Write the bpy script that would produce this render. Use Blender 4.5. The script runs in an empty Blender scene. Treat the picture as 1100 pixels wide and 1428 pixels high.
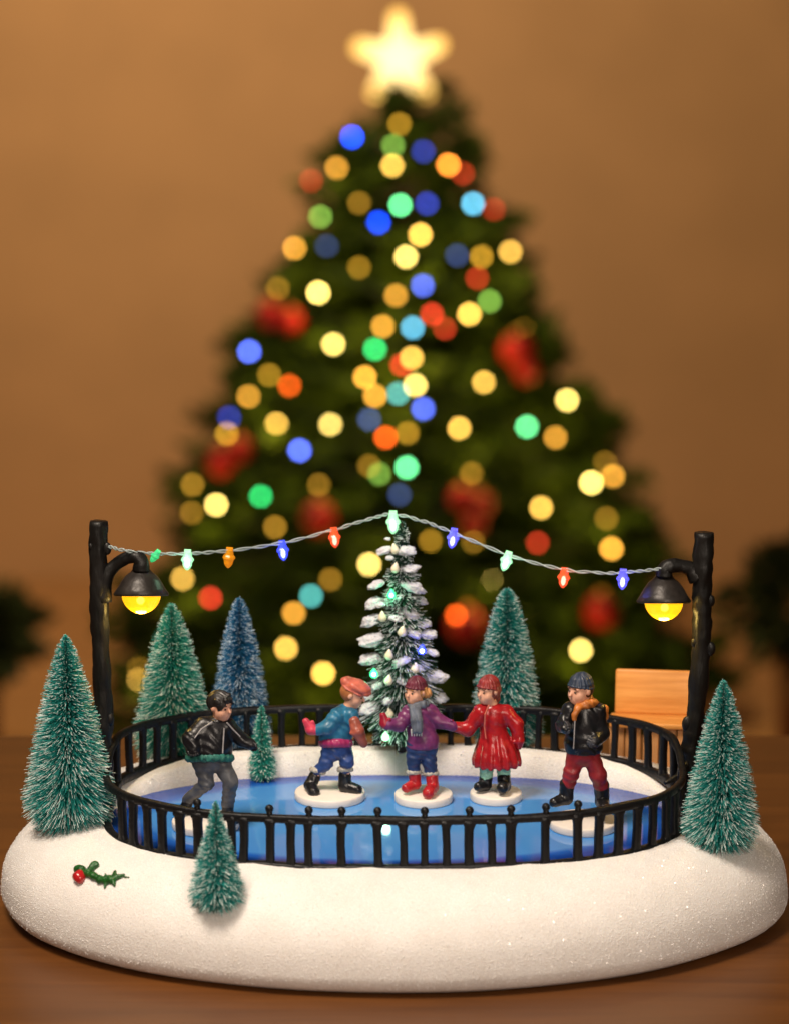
import bpy, bmesh, math, random
import numpy as np
from mathutils import Vector, Matrix, noise as mnoise
from mathutils.bvhtree import BVHTree
rnd = random.Random(7)
S = bpy.context.scene
COL = S.collection
PI = math.pi

# ------------------------------------------------------------------ camera, world, lights, exposure (1 unit = 10 cm)
S.unit_settings.system = 'METRIC'; S.unit_settings.scale_length = 0.1
F = 4200.0                                   # focal length in pixels of the 1100 x 1428 photograph
PITCH = math.radians(12.21)
CAM = Vector((0.0, -10.94, 3.91))
cd = bpy.data.cameras.new('camera'); cam = bpy.data.objects.new('camera', cd); COL.objects.link(cam)
cam.location = CAM; cam.rotation_euler = (PI/2 - PITCH, 0, 0)
cd.sensor_fit = 'VERTICAL'; cd.sensor_height = 36; cd.sensor_width = 36
cd.lens = 36*F/1428; cd.clip_start = 0.1; cd.clip_end = 400
cd.dof.use_dof = True; cd.dof.focus_distance = 11.3; cd.dof.aperture_fstop = 0.85; cd.dof.aperture_blades = 0
S.camera = cam
W = bpy.data.worlds.new('World'); S.world = W; W.use_nodes = True
W.node_tree.nodes['Background'].inputs[0].default_value = (1.0, 0.72, 0.45, 1)
W.node_tree.nodes['Background'].inputs[1].default_value = 0.05

def area(name, loc, aim, size, power, color, spread=180):
    l = bpy.data.lights.new(name, 'AREA'); l.shape = 'DISK'; l.size = size; l.energy = power; l.color = color
    l.spread = math.radians(spread)
    o = bpy.data.objects.new(name, l); COL.objects.link(o); o.location = loc
    o.rotation_euler = (Vector(aim)-Vector(loc)).to_track_quat('-Z', 'Y').to_euler()
    return o
area('key_lamp', (-2.6, -3.2, 8.8), (0, 0, .3), 3.0, 330, (1.0, .845, .69), 100)
area('added_fill', (2.5, -11.0, 5.5), (0, 0, .3), 4.5, 82, (1.0, .845, .70), 60)  # unseen fill light added to brighten the front of the base
area('added_wall_wash', (-3.5, 22, 13), (-3.0, 38, -.5), 5, 1360, (1.0, .75, .50), 120)  # unseen light added above the view to brighten the back wall
S.view_settings.view_transform = 'Standard'; S.view_settings.look = 'None'
S.view_settings.exposure = 0; S.view_settings.gamma = 1
S.cycles.use_denoising = True
S.cycles.use_adaptive_sampling = False
S.cycles.max_bounces = 8; S.cycles.transparent_max_bounces = 16
S.cycles.sample_clamp_indirect = 4

# ------------------------------------------------------------------ picture <-> place
FW = Vector((0, math.cos(PITCH), -math.sin(PITCH))); UP = Vector((0, math.sin(PITCH), math.cos(PITCH)))
def ray(px, py): return FW + Vector((1, 0, 0))*((px-550)/F) + UP*((714-py)/F)
def atY(px, py, Y):
    d = ray(px, py); return CAM + d*((Y-CAM.y)/d.y)
def atZ(px, py, z):
    d = ray(px, py); return CAM + d*((z-CAM.z)/d.z)
def project(p):
    v = Vector(p)-CAM; k = F/v.dot(FW); return 550+v.x*k, 714-v.dot(UP)*k
def pxu(Y): return F/((Y-CAM.y)*math.cos(PITCH)+3.4*math.sin(PITCH))   # pixels per unit at depth Y

# ------------------------------------------------------------------ materials
MC = {}
def mat(name, color, rough=.5, var=0., vscale=20., bump=0., bscale=60., spec=.5, metal=0., coat=0., sss=0., color2=None, stretch=None, detail=4):
    if name in MC: return MC[name]
    m = bpy.data.materials.new(name); m.use_nodes = True; nt = m.node_tree; N = nt.nodes; L = nt.links
    b = N['Principled BSDF']; b.inputs['Base Color'].default_value = (*color, 1); b.inputs['Roughness'].default_value = rough
    b.inputs['Specular IOR Level'].default_value = spec; b.inputs['Metallic'].default_value = metal; b.inputs['Coat Weight'].default_value = coat
    b.inputs['Coat Roughness'].default_value = .15
    if sss: b.inputs['Subsurface Weight'].default_value = sss; b.inputs['Subsurface Radius'].default_value = (.03, .025, .02); b.inputs['Subsurface Scale'].default_value = 1
    tc = N.new('ShaderNodeTexCoord'); src = tc.outputs['Object']
    if stretch:
        mp = N.new('ShaderNodeMapping'); mp.inputs['Scale'].default_value = stretch; L.new(src, mp.inputs[0]); src = mp.outputs[0]
    if var or color2:
        n = N.new('ShaderNodeTexNoise'); n.inputs['Scale'].default_value = vscale; n.inputs['Detail'].default_value = detail; L.new(src, n.inputs['Vector'])
        r = N.new('ShaderNodeValToRGB'); L.new(n.outputs['Fac'], r.inputs[0])
        c2 = color2 or tuple(min(1, c*(1+var)) for c in color); c1 = color if color2 else tuple(c*(1-var) for c in color)
        r.color_ramp.elements[0].position = .35; r.color_ramp.elements[1].position = .65
        r.color_ramp.elements[0].color = (*c1, 1); r.color_ramp.elements[1].color = (*c2, 1); L.new(r.outputs[0], b.inputs['Base Color'])
    if bump:
        n = N.new('ShaderNodeTexNoise'); n.inputs['Scale'].default_value = bscale; n.inputs['Detail'].default_value = 5; L.new(src, n.inputs['Vector'])
        bp = N.new('ShaderNodeBump'); bp.inputs['Strength'].default_value = bump; bp.inputs['Distance'].default_value = .01
        L.new(n.outputs['Fac'], bp.inputs['Height']); L.new(bp.outputs[0], b.inputs['Normal'])
    MC[name] = m; return m
def glow(name, color, strength):
    if name in MC: return MC[name]
    m = bpy.data.materials.new(name); m.use_nodes = True; nt = m.node_tree; nt.nodes.clear()
    e = nt.nodes.new('ShaderNodeEmission'); e.inputs[0].default_value = (*color, 1); e.inputs[1].default_value = strength
    o = nt.nodes.new('ShaderNodeOutputMaterial'); nt.links.new(e.outputs[0], o.inputs[0]); MC[name] = m; return m
def shell(name, color, clear, emit):       # tinted translucent plastic lit from inside
    if name in MC: return MC[name]
    m = bpy.data.materials.new(name); m.use_nodes = True; nt = m.node_tree; N = nt.nodes; L = nt.links
    b = N['Principled BSDF']; b.inputs['Base Color'].default_value = (*color, 1); b.inputs['Roughness'].default_value = .15
    b.inputs['Emission Color'].default_value = (*color, 1); b.inputs['Emission Strength'].default_value = emit
    t = N.new('ShaderNodeBsdfTransparent'); t.inputs[0].default_value = (*[min(1, .35+c*.65) for c in color], 1)
    x = N.new('ShaderNodeMixShader'); x.inputs[0].default_value = clear
    L.new(b.outputs[0], x.inputs[1]); L.new(t.outputs[0], x.inputs[2]); L.new(x.outputs[0], N['Material Output'].inputs[0]); MC[name] = m; return m

def needle_mat(name, base, base2, tip, frost):
    """needles: UV.x runs along the needle, UV.y is a random number per needle; the outer ends are flocked white"""
    m = bpy.data.materials.new(name); m.use_nodes = True; nt = m.node_tree; N = nt.nodes; L = nt.links
    b = N['Principled BSDF']; b.inputs['Roughness'].default_value = .55; b.inputs['Specular IOR Level'].default_value = .3
    uv = N.new('ShaderNodeUVMap'); uv.uv_map = 'needle'; sp = N.new('ShaderNodeSeparateXYZ'); L.new(uv.outputs[0], sp.inputs[0])
    mx = N.new('ShaderNodeMix'); mx.data_type = 'RGBA'; L.new(sp.outputs[1], mx.inputs[0]); mx.inputs[6].default_value = (*base, 1); mx.inputs[7].default_value = (*base2, 1)
    # threshold depends on the needle's random number
    pw = N.new('ShaderNodeMath'); pw.operation = 'POWER'; L.new(sp.outputs[1], pw.inputs[0]); pw.inputs[1].default_value = 2.6
    th = N.new('ShaderNodeMapRange'); L.new(pw.outputs[0], th.inputs[0]); th.inputs[3].default_value = 1.02; th.inputs[4].default_value = 1.02-frost
    sb = N.new('ShaderNodeMath'); sb.operation = 'SUBTRACT'; L.new(sp.outputs[0], sb.inputs[0]); L.new(th.outputs[0], sb.inputs[1])
    ml = N.new('ShaderNodeMath'); ml.operation = 'MULTIPLY'; ml.use_clamp = True; L.new(sb.outputs[0], ml.inputs[0]); ml.inputs[1].default_value = 9
    m2 = N.new('ShaderNodeMix'); m2.data_type = 'RGBA'; L.new(ml.outputs[0], m2.inputs[0]); L.new(mx.outputs[2], m2.inputs[6]); m2.inputs[7].default_value = (*tip, 1)
    L.new(m2.outputs[2], b.inputs['Base Color']); return m

def srgb(r, g, b, k=1.):
    f = lambda c: ((c/255+.055)/1.055)**2.4 if c > 10 else c/255/12.92
    return (f(r)*k, f(g)*k, f(b)*k)

# ------------------------------------------------------------------ object helpers
def link(name, me, m=None, parent=None, smooth=True, loc=None):
    o = bpy.data.objects.new(name, me); COL.objects.link(o)
    if m: me.materials.append(m)
    if smooth: me.shade_smooth()
    if parent: o.parent = parent
    if loc is not None: o.location = loc
    return o
def from_np(name, v, faces, m=None, parent=None, smooth=True, loc=None, uv=None):
    me = bpy.data.meshes.new(name); faces = np.asarray(faces, dtype=np.int32); k = faces.shape[1]
    me.vertices.add(len(v)); me.vertices.foreach_set('co', np.asarray(v, dtype=np.float32).ravel())
    me.loops.add(faces.size); me.loops.foreach_set('vertex_index', faces.ravel())
    me.polygons.add(len(faces)); me.polygons.foreach_set('loop_start', np.arange(0, faces.size, k, dtype=np.int32))
    if uv is not None:
        u = me.uv_layers.new(name='needle'); u.data.foreach_set('uv', np.asarray(uv, dtype=np.float32)[faces.ravel()].ravel())
    me.update(calc_edges=True); me.validate()
    return link(name, me, m, parent, smooth, loc)
def from_bm(name, bm, m=None, parent=None, smooth=True, loc=None):
    bmesh.ops.recalc_face_normals(bm, faces=bm.faces)
    me = bpy.data.meshes.new(name); bm.to_mesh(me); bm.free(); return link(name, me, m, parent, smooth, loc)
def thing(name, label, cat, loc=(0, 0, 0), group=None):
    o = bpy.data.objects.new(name, None); COL.objects.link(o); o.location = loc; o.empty_display_size = .1
    return tag(o, label, cat, group)
def tag(o, label, cat, group=None):
    o['label'] = label; o['category'] = cat
    if group: o['group'] = group
    return o
def tube(bm, pts, rad, n=10, closed_ends=True, jit=0., seed=0):
    rings = []; r_ = random.Random(seed); pts = [Vector(p) for p in pts]
    prev = None
    for i, p in enumerate(pts):
        t = (pts[min(i+1, len(pts)-1)]-pts[max(i-1, 0)]).normalized()
        if prev is None:
            a = t.orthogonal().normalized()
        else:
            a = (prev - t*prev.dot(t)).normalized()
        prev = a; b = t.cross(a); r = rad[i] if hasattr(rad, '__len__') else rad
        rings.append([bm.verts.new(p + (a*math.cos(2*PI*k/n)+b*math.sin(2*PI*k/n))*r*(1+jit*(mnoise.noise((k*1.7+seed, i*.35, seed*3.1))))) for k in range(n)])
    for i in range(len(rings)-1):
        for k in range(n):
            bm.faces.new((rings[i][k], rings[i][(k+1) % n], rings[i+1][(k+1) % n], rings[i+1][k]))
    if closed_ends:
        bm.faces.new(rings[0][::-1]); bm.faces.new(rings[-1])
def smooth_path(pts, n):
    """Catmull-Rom through pts"""
    pts = [Vector(p) for p in pts]; P = [pts[0]*2-pts[1]]+pts+[pts[-1]*2-pts[-2]]; out = []
    m = len(pts)-1
    for j in range(n+1):
        u = j/n*m; i = min(int(u), m-1); t = u-i
        a, b, c, d = P[i:i+4]
        out.append(.5*((2*b)+(c-a)*t+(2*a-5*b+4*c-d)*t*t+(3*b-a-3*c+d)*t**3))
    return out
def lathe(bm, prof, n=24, M=None):
    rings = []
    for r, z in prof:
        if r < 1e-6: rings.append([bm.verts.new((0, 0, z))])
        else: rings.append([bm.verts.new((r*math.cos(2*PI*k/n), r*math.sin(2*PI*k/n), z)) for k in range(n)])
    for a, b in zip(rings, rings[1:]):
        for k in range(n):
            q = [a[k % len(a)], a[(k+1) % len(a)], b[(k+1) % len(b)], b[k % len(b)]]
            u = []
            for v in q:
                if v not in u: u.append(v)
            if len(u) > 2: bm.faces.new(u)
    if M is not None: bmesh.ops.transform(bm, matrix=M, verts=[v for r in rings for v in r])
def rbox(bm, x0, x1, y0, y1, z0, z1, bev=.0, seg=3, M=None):
    r = bmesh.ops.create_cube(bm, size=1); vs = r['verts']
    for v in vs: v.co = Vector(((x0+x1)/2+v.co.x*(x1-x0), (y0+y1)/2+v.co.y*(y1-y0), (z0+z1)/2+v.co.z*(z1-z0)))
    if bev:
        es = list({e for v in vs for e in v.link_edges})
        g = bmesh.ops.bevel(bm, geom=es, offset=bev, segments=seg, profile=.5, affect='EDGES')
        vs = list({v for f in g['faces'] for v in f.verts} | {v for v in vs if v.is_valid})
    if M is not None: bmesh.ops.transform(bm, matrix=M, verts=vs)

# ------------------------------------------------------------------ signed distance modelling (for the figures)
class Sd:
    def __init__(s, f, lo, hi): s.f, s.lo, s.hi = f, np.array(lo, float), np.array(hi, float)
def cap(a, b, ra, rb=None, flat=None):
    rb = ra if rb is None else rb; a = np.array(a, float); b = np.array(b, float); ba = b-a; q = max(ba@ba, 1e-12)
    def f(P):
        h = np.clip(((P-a)@ba)/q, 0, 1); return np.linalg.norm(P-a-h[:, None]*ba, axis=1)-(ra+(rb-ra)*h)
    R = max(ra, rb); return Sd(f, np.minimum(a, b)-R, np.maximum(a, b)+R)
def ell(c, r, R=None):
    c = np.array(c, float); r = np.array(r, float); A = np.eye(3) if R is None else np.array(R, float)   # columns = axes
    def f(P):
        q = (P-c)@A; k0 = np.linalg.norm(q/r, axis=1); k1 = np.linalg.norm(q/(r*r), axis=1)+1e-9; return k0*(k0-1)/k1
    m = r.max(); return Sd(f, c-m, c+m)
def join(k, *ss):
    def f(P):
        d = ss[0].f(P)
        for s in ss[1:]:
            e = s.f(P)
            if k > 0:
                h = np.clip(.5+.5*(e-d)/k, 0, 1); d = e+(d-e)*h-k*h*(1-h)
            else: d = np.minimum(d, e)
        return d
    return Sd(f, np.min([s.lo for s in ss], 0)-k*.3, np.max([s.hi for s in ss], 0)+k*.3)
def minus(a, b, k=.002):
    def f(P):
        d = a.f(P); e = -b.f(P); h = np.clip(.5-.5*(e-d)/-k*-1, 0, 1) if False else None
        return np.maximum(d, e)
    return Sd(f, a.lo, a.hi)
def cut(a, p, n):            # keep the side n points away from
    p = np.array(p, float); n = np.array(n, float); n = n/np.linalg.norm(n)
    return Sd(lambda P: np.maximum(a.f(P), (P-p)@n), a.lo, a.hi)
def disp(a, g, pad=.006): return Sd(lambda P: a.f(P)+g(P), a.lo-pad, a.hi+pad)
def folds(amp, freq, d=(0, 0, 1), wob=.35):
    d = np.array(d, float); d = d/np.linalg.norm(d)
    return lambda P: amp*np.sin(freq*(P@d)+wob*6*np.sin(P[:, 0]*55+P[:, 1]*40)+2*np.sin(P[:, 2]*37+P[:, 0]*21))
def lump(amp, freq):
    return lambda P: amp*(np.sin(P[:, 0]*freq+1)*np.sin(P[:, 1]*freq*1.1+2)*np.sin(P[:, 2]*freq*.93)+.5*np.sin(P[:, 0]*freq*2.1+P[:, 2]*freq)*np.sin(P[:, 1]*freq*1.9))
def sdf_obj(name, s, m, parent=None, loc=None, vs=None):
    lo, hi = s.lo, s.hi; ext = (hi-lo).max()
    if vs is None: vs = min(max(ext/75, .0012), .0042)
    lo = lo-2.5*vs; n = np.ceil((hi-lo)/vs).astype(int)+4
    ax = [lo[i]+vs*np.arange(n[i]) for i in range(3)]
    G = np.stack(np.meshgrid(*ax, indexing='ij'), -1); V = s.f(G.reshape(-1, 3)).reshape(n)
    sg = V < 0; sh = tuple(n-1)
    corners = [(i, j, k) for i in (0, 1) for j in (0, 1) for k in (0, 1)]
    sl = lambda A, c: A[c[0]:c[0]+sh[0], c[1]:c[1]+sh[1], c[2]:c[2]+sh[2]]
    cnt = sum(sl(sg, c).astype(np.int8) for c in corners); act = (cnt > 0) & (cnt < 8)
    idx = -np.ones(sh, dtype=np.int64); idx[act] = np.arange(act.sum()); I = np.argwhere(act)
    acc = np.zeros((len(I), 3)); num = np.zeros(len(I))
    for a in corners:
        for axn in range(3):
            if a[axn]: continue
            b = list(a); b[axn] = 1
            va = V[I[:, 0]+a[0], I[:, 1]+a[1], I[:, 2]+a[2]]; vb = V[I[:, 0]+b[0], I[:, 1]+b[1], I[:, 2]+b[2]]
            x = (va < 0) != (vb < 0); t = np.where(x, va/np.where(x, va-vb, 1), 0)
            p = np.tile(np.array(a, float), (len(I), 1)); p[:, axn] += t
            acc += p*x[:, None]; num += x
    verts = lo+vs*(I+acc/num[:, None]); faces = []
    for axn in range(3):
        u, w = (axn+1) % 3, (axn+2) % 3
        A = [slice(None)]*3; B = [slice(None)]*3; A[axn] = slice(0, -1); B[axn] = slice(1, None)
        ch = sg[tuple(A)] != sg[tuple(B)]; E = np.argwhere(ch)
        ok = (E[:, u] > 0) & (E[:, w] > 0) & (E[:, u] < n[u]-1) & (E[:, w] < n[w]-1) & (E[:, axn] < n[axn]-1); E = E[ok]
        q = []
        for du, dw in ((1, 1), (0, 1), (0, 0), (1, 0)):
            c = E.copy(); c[:, u] -= du; c[:, w] -= dw; q.append(idx[c[:, 0], c[:, 1], c[:, 2]])
        q = np.stack(q, 1); ins = sg[E[:, 0], E[:, 1], E[:, 2]]
        q[~ins] = q[~ins][:, ::-1]; faces.append(q)
    faces = np.concatenate(faces); faces = faces[(faces >= 0).all(1)]
    if loc is not None: verts = verts-np.array(loc)
    return from_np(name, verts, faces, m, parent)

# ------------------------------------------------------------------ setting: wall, floor
def slab(name, x0, x1, y0, y1, z0, z1, m):
    bm = bmesh.new(); rbox(bm, x0, x1, y0, y1, z0, z1); o = from_bm(name, bm, m, smooth=False); o['kind'] = 'structure'; return o
slab('wall', -60, 60, 38, 38.6, -11.0, 30, mat('wall_paint', srgb(205, 160, 108), .85, var=.05, vscale=.6, bump=.15, bscale=30))
FLOOR_Z = -7.8
slab('floor', -60, 60, -30, 37.99, FLOOR_Z-.4, FLOOR_Z, mat('floor_wood', srgb(182, 134, 80), .6, var=.12, vscale=2, stretch=(.3, 3, 1)))

# ------------------------------------------------------------------ table
YB = atZ(550, 1020, 0).y
t = thing('wooden_table', 'brown wooden table under the snowy skating rink display', 'table', (0, 0, FLOOR_Z))
wood = bpy.data.materials.new('table_wood'); wood.use_nodes = True
def build_wood(m, cA, cB, scale, rough):
    nt = m.node_tree; N = nt.nodes; L = nt.links; b = N['Principled BSDF']; b.inputs['Roughness'].default_value = rough
    tc = N.new('ShaderNodeTexCoord'); mp = N.new('ShaderNodeMapping'); mp.inputs['Scale'].default_value = scale; L.new(tc.outputs['Object'], mp.inputs[0])
    n = N.new('ShaderNodeTexNoise'); n.inputs['Scale'].default_value = 1; n.inputs['Detail'].default_value = 8; n.inputs['Distortion'].default_value = .6; L.new(mp.outputs[0], n.inputs[0])
    n2 = N.new('ShaderNodeTexNoise'); n2.inputs['Scale'].default_value = 5; n2.inputs['Detail'].default_value = 4; L.new(mp.outputs[0], n2.inputs[0])
    ad = N.new('ShaderNodeMath'); ad.operation = 'MULTIPLY_ADD'; L.new(n2.outputs[0], ad.inputs[0]); ad.inputs[1].default_value = .35; L.new(n.outputs[0], ad.inputs[2])
    r = N.new('ShaderNodeValToRGB'); L.new(ad.outputs[0], r.inputs[0]); r.color_ramp.elements[0].position = .45; r.color_ramp.elements[1].position = .9
    r.color_ramp.elements[0].color = (*cA, 1); r.color_ramp.elements[1].color = (*cB, 1); L.new(r.outputs[0], b.inputs['Base Color'])
    bp = N.new('ShaderNodeBump'); bp.inputs['Strength'].default_value = .12; bp.inputs['Distance'].default_value = .01; L.new(ad.outputs[0], bp.inputs['Height']); L.new(bp.outputs[0], b.inputs['Normal'])
build_wood(wood, srgb(80, 45, 15), srgb(106, 63, 23), (.55, 7, 7), .40)
bm = bmesh.new(); rbox(bm, -8, 8, -6.5, YB, -.35, 0, .08, 4); from_bm('tabletop', bm, wood, t, loc=(0, 0, -FLOOR_Z))
for sx in (-7.4, 7.4):
    for sy in (-6, YB-.6):
        bm = bmesh.new(); rbox(bm, sx-.3, sx+.3, sy-.3, sy+.3, 0, -FLOOR_Z-.352, .04); from_bm('leg', bm, wood, t)

# ------------------------------------------------------------------ snowy base with ice
ICE_Z = .36; PA, PB, PC = 1.075, .557, -.03; OA, OB = 1.5, .975; ZM = .08
def ztop(x, y):
    s = min(1, max(0, (y-.05)/.5)); s = s*s*(3-2*s); return ICE_Z+.012+.088*s
snow = bpy.data.materials.new('glitter_snow'); snow.use_nodes = True
def build_snow(m):
    nt = m.node_tree; N = nt.nodes; L = nt.links; b = N['Principled BSDF']
    b.inputs['Subsurface Weight'].default_value = .25; b.inputs['Subsurface Radius'].default_value = (.03, .025, .02); b.inputs['Subsurface Scale'].default_value = .6
    tc = N.new('ShaderNodeTexCoord'); co = tc.outputs['Object']
    n = N.new('ShaderNodeTexNoise'); n.inputs['Scale'].default_value = 170; n.inputs['Detail'].default_value = 5; L.new(co, n.inputs[0])
    n3 = N.new('ShaderNodeTexNoise'); n3.inputs['Scale'].default_value = 7; n3.inputs['Detail'].default_value = 4; L.new(co, n3.inputs[0])
    v = N.new('ShaderNodeTexVoronoi'); v.inputs['Scale'].default_value = 260; L.new(co, v.inputs[0])
    ad = N.new('ShaderNodeMath'); ad.operation = 'ADD'; L.new(n.outputs[0], ad.inputs[0]); L.new(v.outputs['Distance'], ad.inputs[1])
    bp = N.new('ShaderNodeBump'); bp.inputs['Strength'].default_value = .45; bp.inputs['Distance'].default_value = .006; L.new(ad.outputs[0], bp.inputs['Height'])
    r = N.new('ShaderNodeValToRGB'); L.new(n.outputs[0], r.inputs[0]); r.color_ramp.elements[0].position = .3; r.color_ramp.elements[1].position = .7
    r.color_ramp.elements[0].color = (.76, .73, .70, 1); r.color_ramp.elements[1].color = (.88, .865, .85, 1)
    r3 = N.new('ShaderNodeValToRGB'); L.new(n3.outputs[0], r3.inputs[0]); r3.color_ramp.elements[0].position = .3; r3.color_ramp.elements[1].position = .7
    r3.color_ramp.elements[0].color = (.93, .92, .91, 1); r3.color_ramp.elements[1].color = (1, 1, 1, 1)
    mu = N.new('ShaderNodeMix'); mu.data_type = 'RGBA'; mu.blend_type = 'MULTIPLY'; mu.inputs[0].default_value = 1; L.new(r.outputs[0], mu.inputs[6]); L.new(r3.outputs[0], mu.inputs[7])
    L.new(mu.outputs[2], b.inputs['Base Color']); L.new(bp.outputs[0], b.inputs['Normal']); b.inputs['Roughness'].default_value = .8
    # glitter: a few flakes, each with its own tilt, mirror the lamps
    g = N.new('ShaderNodeTexVoronoi'); g.inputs['Scale'].default_value = 120; L.new(co, g.inputs[0])
    sp = N.new('ShaderNodeSeparateColor'); L.new(g.outputs['Color'], sp.inputs[0])
    lt = N.new('ShaderNodeMath'); lt.operation = 'LESS_THAN'; L.new(sp.outputs[0], lt.inputs[0]); lt.inputs[1].default_value = .30
    ld = N.new('ShaderNodeMath'); ld.operation = 'LESS_THAN'; L.new(g.outputs['Distance'], ld.inputs[0]); ld.inputs[1].default_value = .30
    mm = N.new('ShaderNodeMath'); mm.operation = 'MULTIPLY'; L.new(lt.outputs[0], mm.inputs[0]); L.new(ld.outputs[0], mm.inputs[1])
    gl = N.new('ShaderNodeBsdfGlossy'); gl.inputs['Roughness'].default_value = .3
    ge = N.new('ShaderNodeNewGeometry'); vs = N.new('ShaderNodeVectorMath'); vs.operation = 'SUBTRACT'; L.new(g.outputs['Color'], vs.inputs[0]); vs.inputs[1].default_value = (.5, .5, .5)
    sc = N.new('ShaderNodeVectorMath'); sc.operation = 'SCALE'; L.new(vs.outputs[0], sc.inputs[0]); sc.inputs['Scale'].default_value = 2.4
    va = N.new('ShaderNodeVectorMath'); va.operation = 'ADD'; L.new(sc.outputs[0], va.inputs[0]); L.new(ge.outputs['Normal'], va.inputs[1])
    vn = N.new('ShaderNodeVectorMath'); vn.operation = 'NORMALIZE'; L.new(va.outputs[0], vn.inputs[0]); L.new(vn.outputs[0], gl.inputs['Normal'])
    bl = N.new('ShaderNodeMix'); bl.data_type = 'RGBA'; L.new(mm.outputs[0], bl.inputs[0]); bl.inputs[6].default_value = (0, 0, 0, 1); bl.inputs[7].default_value = (.13, .125, .12, 1); L.new(bl.outputs[2], gl.inputs['Color'])
    x = N.new('ShaderNodeAddShader'); L.new(b.outputs[0], x.inputs[0]); L.new(gl.outputs[0], x.inputs[1]); L.new(x.outputs[0], N['Material Output'].inputs[0])
build_snow(snow)
base = thing('snow_base', 'oval white glitter snow base holding the blue skating rink', 'display base')
NT, NR = 256, 40
V = []; Fc = []
def squarish(c, s, n=2.5):
    k = (abs(c)**n+abs(s)**n)**(-1/n); return c*k, s*k
for i in range(NT):
    th = 2*PI*i/NT; c, s = math.cos(th), math.sin(th); pc_, ps_ = squarish(c, s)
    wob = 1+.012*mnoise.noise((c*2.5, s*2.5, 1))
    we = 1+.012*mnoise.noise((c*9, s*9, 4))+.008*mnoise.noise((c*24, s*24, 9))
    col = [(PA*we*pc_*.99, PB*we*ps_*.985+PC, ICE_Z-.03), (PA*we*pc_, PB*we*ps_+PC, ICE_Z+.006)]
    for j in range(1, NR+1):
        tt = j/NR; q = 1-(1-tt)**1.6 if False else tt
        x = PA*we*pc_*(1-q)+OA*wob*c*q; y = (PB*we*ps_+PC)*(1-q)+OB*wob*s*q
        zt = ztop(x, y)-.006*(max(0, 1-tt*8)); p = 2.3
        z = ZM+(zt-ZM)*(max(0, 1-q**p))**(1/p)
        z += .009*mnoise.noise((x*4, y*4, 0))*(1-q*.6)+.0035*mnoise.noise((x*16, y*16, 3))
        col.append((x, y, z))
    for a in (20, 40, 60, 80, 90):
        a = math.radians(a); k = 1-.09*(1-math.cos(a)); col.append((OA*wob*c*k, OB*wob*s*k-.0, ZM*(1-math.sin(a))+.001))
    V.append(col)
M_ = len(V[0]); flat = [v for col in V for v in col]
for i in range(NT):
    for j in range(M_-1):
        a = i*M_+j; b_ = ((i+1) % NT)*M_+j; Fc.append((a, a+1, b_+1, b_))
top = from_np('snow_top', flat, Fc, snow, base)
bvh = BVHTree.FromPolygons([Vector(v) for v in flat], Fc)
def ground(x, y):
    h = bvh.ray_cast(Vector((x, y, 3)), Vector((0, 0, -1)))[0]; return h.z if h else ICE_Z
gr = np.random.default_rng(3); fv = np.array(flat); fq_ = np.array(Fc); fq_ = fq_[(np.arange(len(fq_)) % (M_-1)) < NR+3]
qa = fv[fq_]; ar = np.linalg.norm(np.cross(qa[:, 1]-qa[:, 0], qa[:, 3]-qa[:, 0]), axis=1); pick = gr.choice(len(qa), 42000, p=ar/ar.sum())
uu = gr.random((42000, 2)); q4 = qa[pick]; c_ = q4[:, 0]*((1-uu[:, :1])*(1-uu[:, 1:]))+q4[:, 1]*(uu[:, :1]*(1-uu[:, 1:]))+q4[:, 2]*(uu[:, :1]*uu[:, 1:])+q4[:, 3]*((1-uu[:, :1])*uu[:, 1:])
ax3 = gr.normal(0, 1, (42000, 3, 3)); e1 = ax3[:, 0]/np.linalg.norm(ax3[:, 0], axis=1)[:, None]; e2 = np.cross(e1, ax3[:, 1]); e2 /= np.linalg.norm(e2, axis=1)[:, None]; e3 = np.cross(e1, e2)
sz = (.0010+.0024*gr.random(42000)**2.5)[:, None]
ov = np.stack([c_+e1*sz, c_+e2*sz, c_-e1*sz, c_-e2*sz, c_+e3*sz*.8, c_-e3*sz*.8], 1).reshape(-1, 3); ob = (np.arange(42000)*6)[:, None]
of = np.concatenate([ob+np.array([[a, b, c]]) for a, b, c in ((0, 1, 4), (1, 2, 4), (2, 3, 4), (3, 0, 4), (1, 0, 5), (2, 1, 5), (3, 2, 5), (0, 3, 5))])
grn = from_np('snow_grains', ov, of, mat('snow_grain', (.86, .845, .83), .32, spec=.5), base, smooth=False); grn['kind'] = 'stuff'
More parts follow.
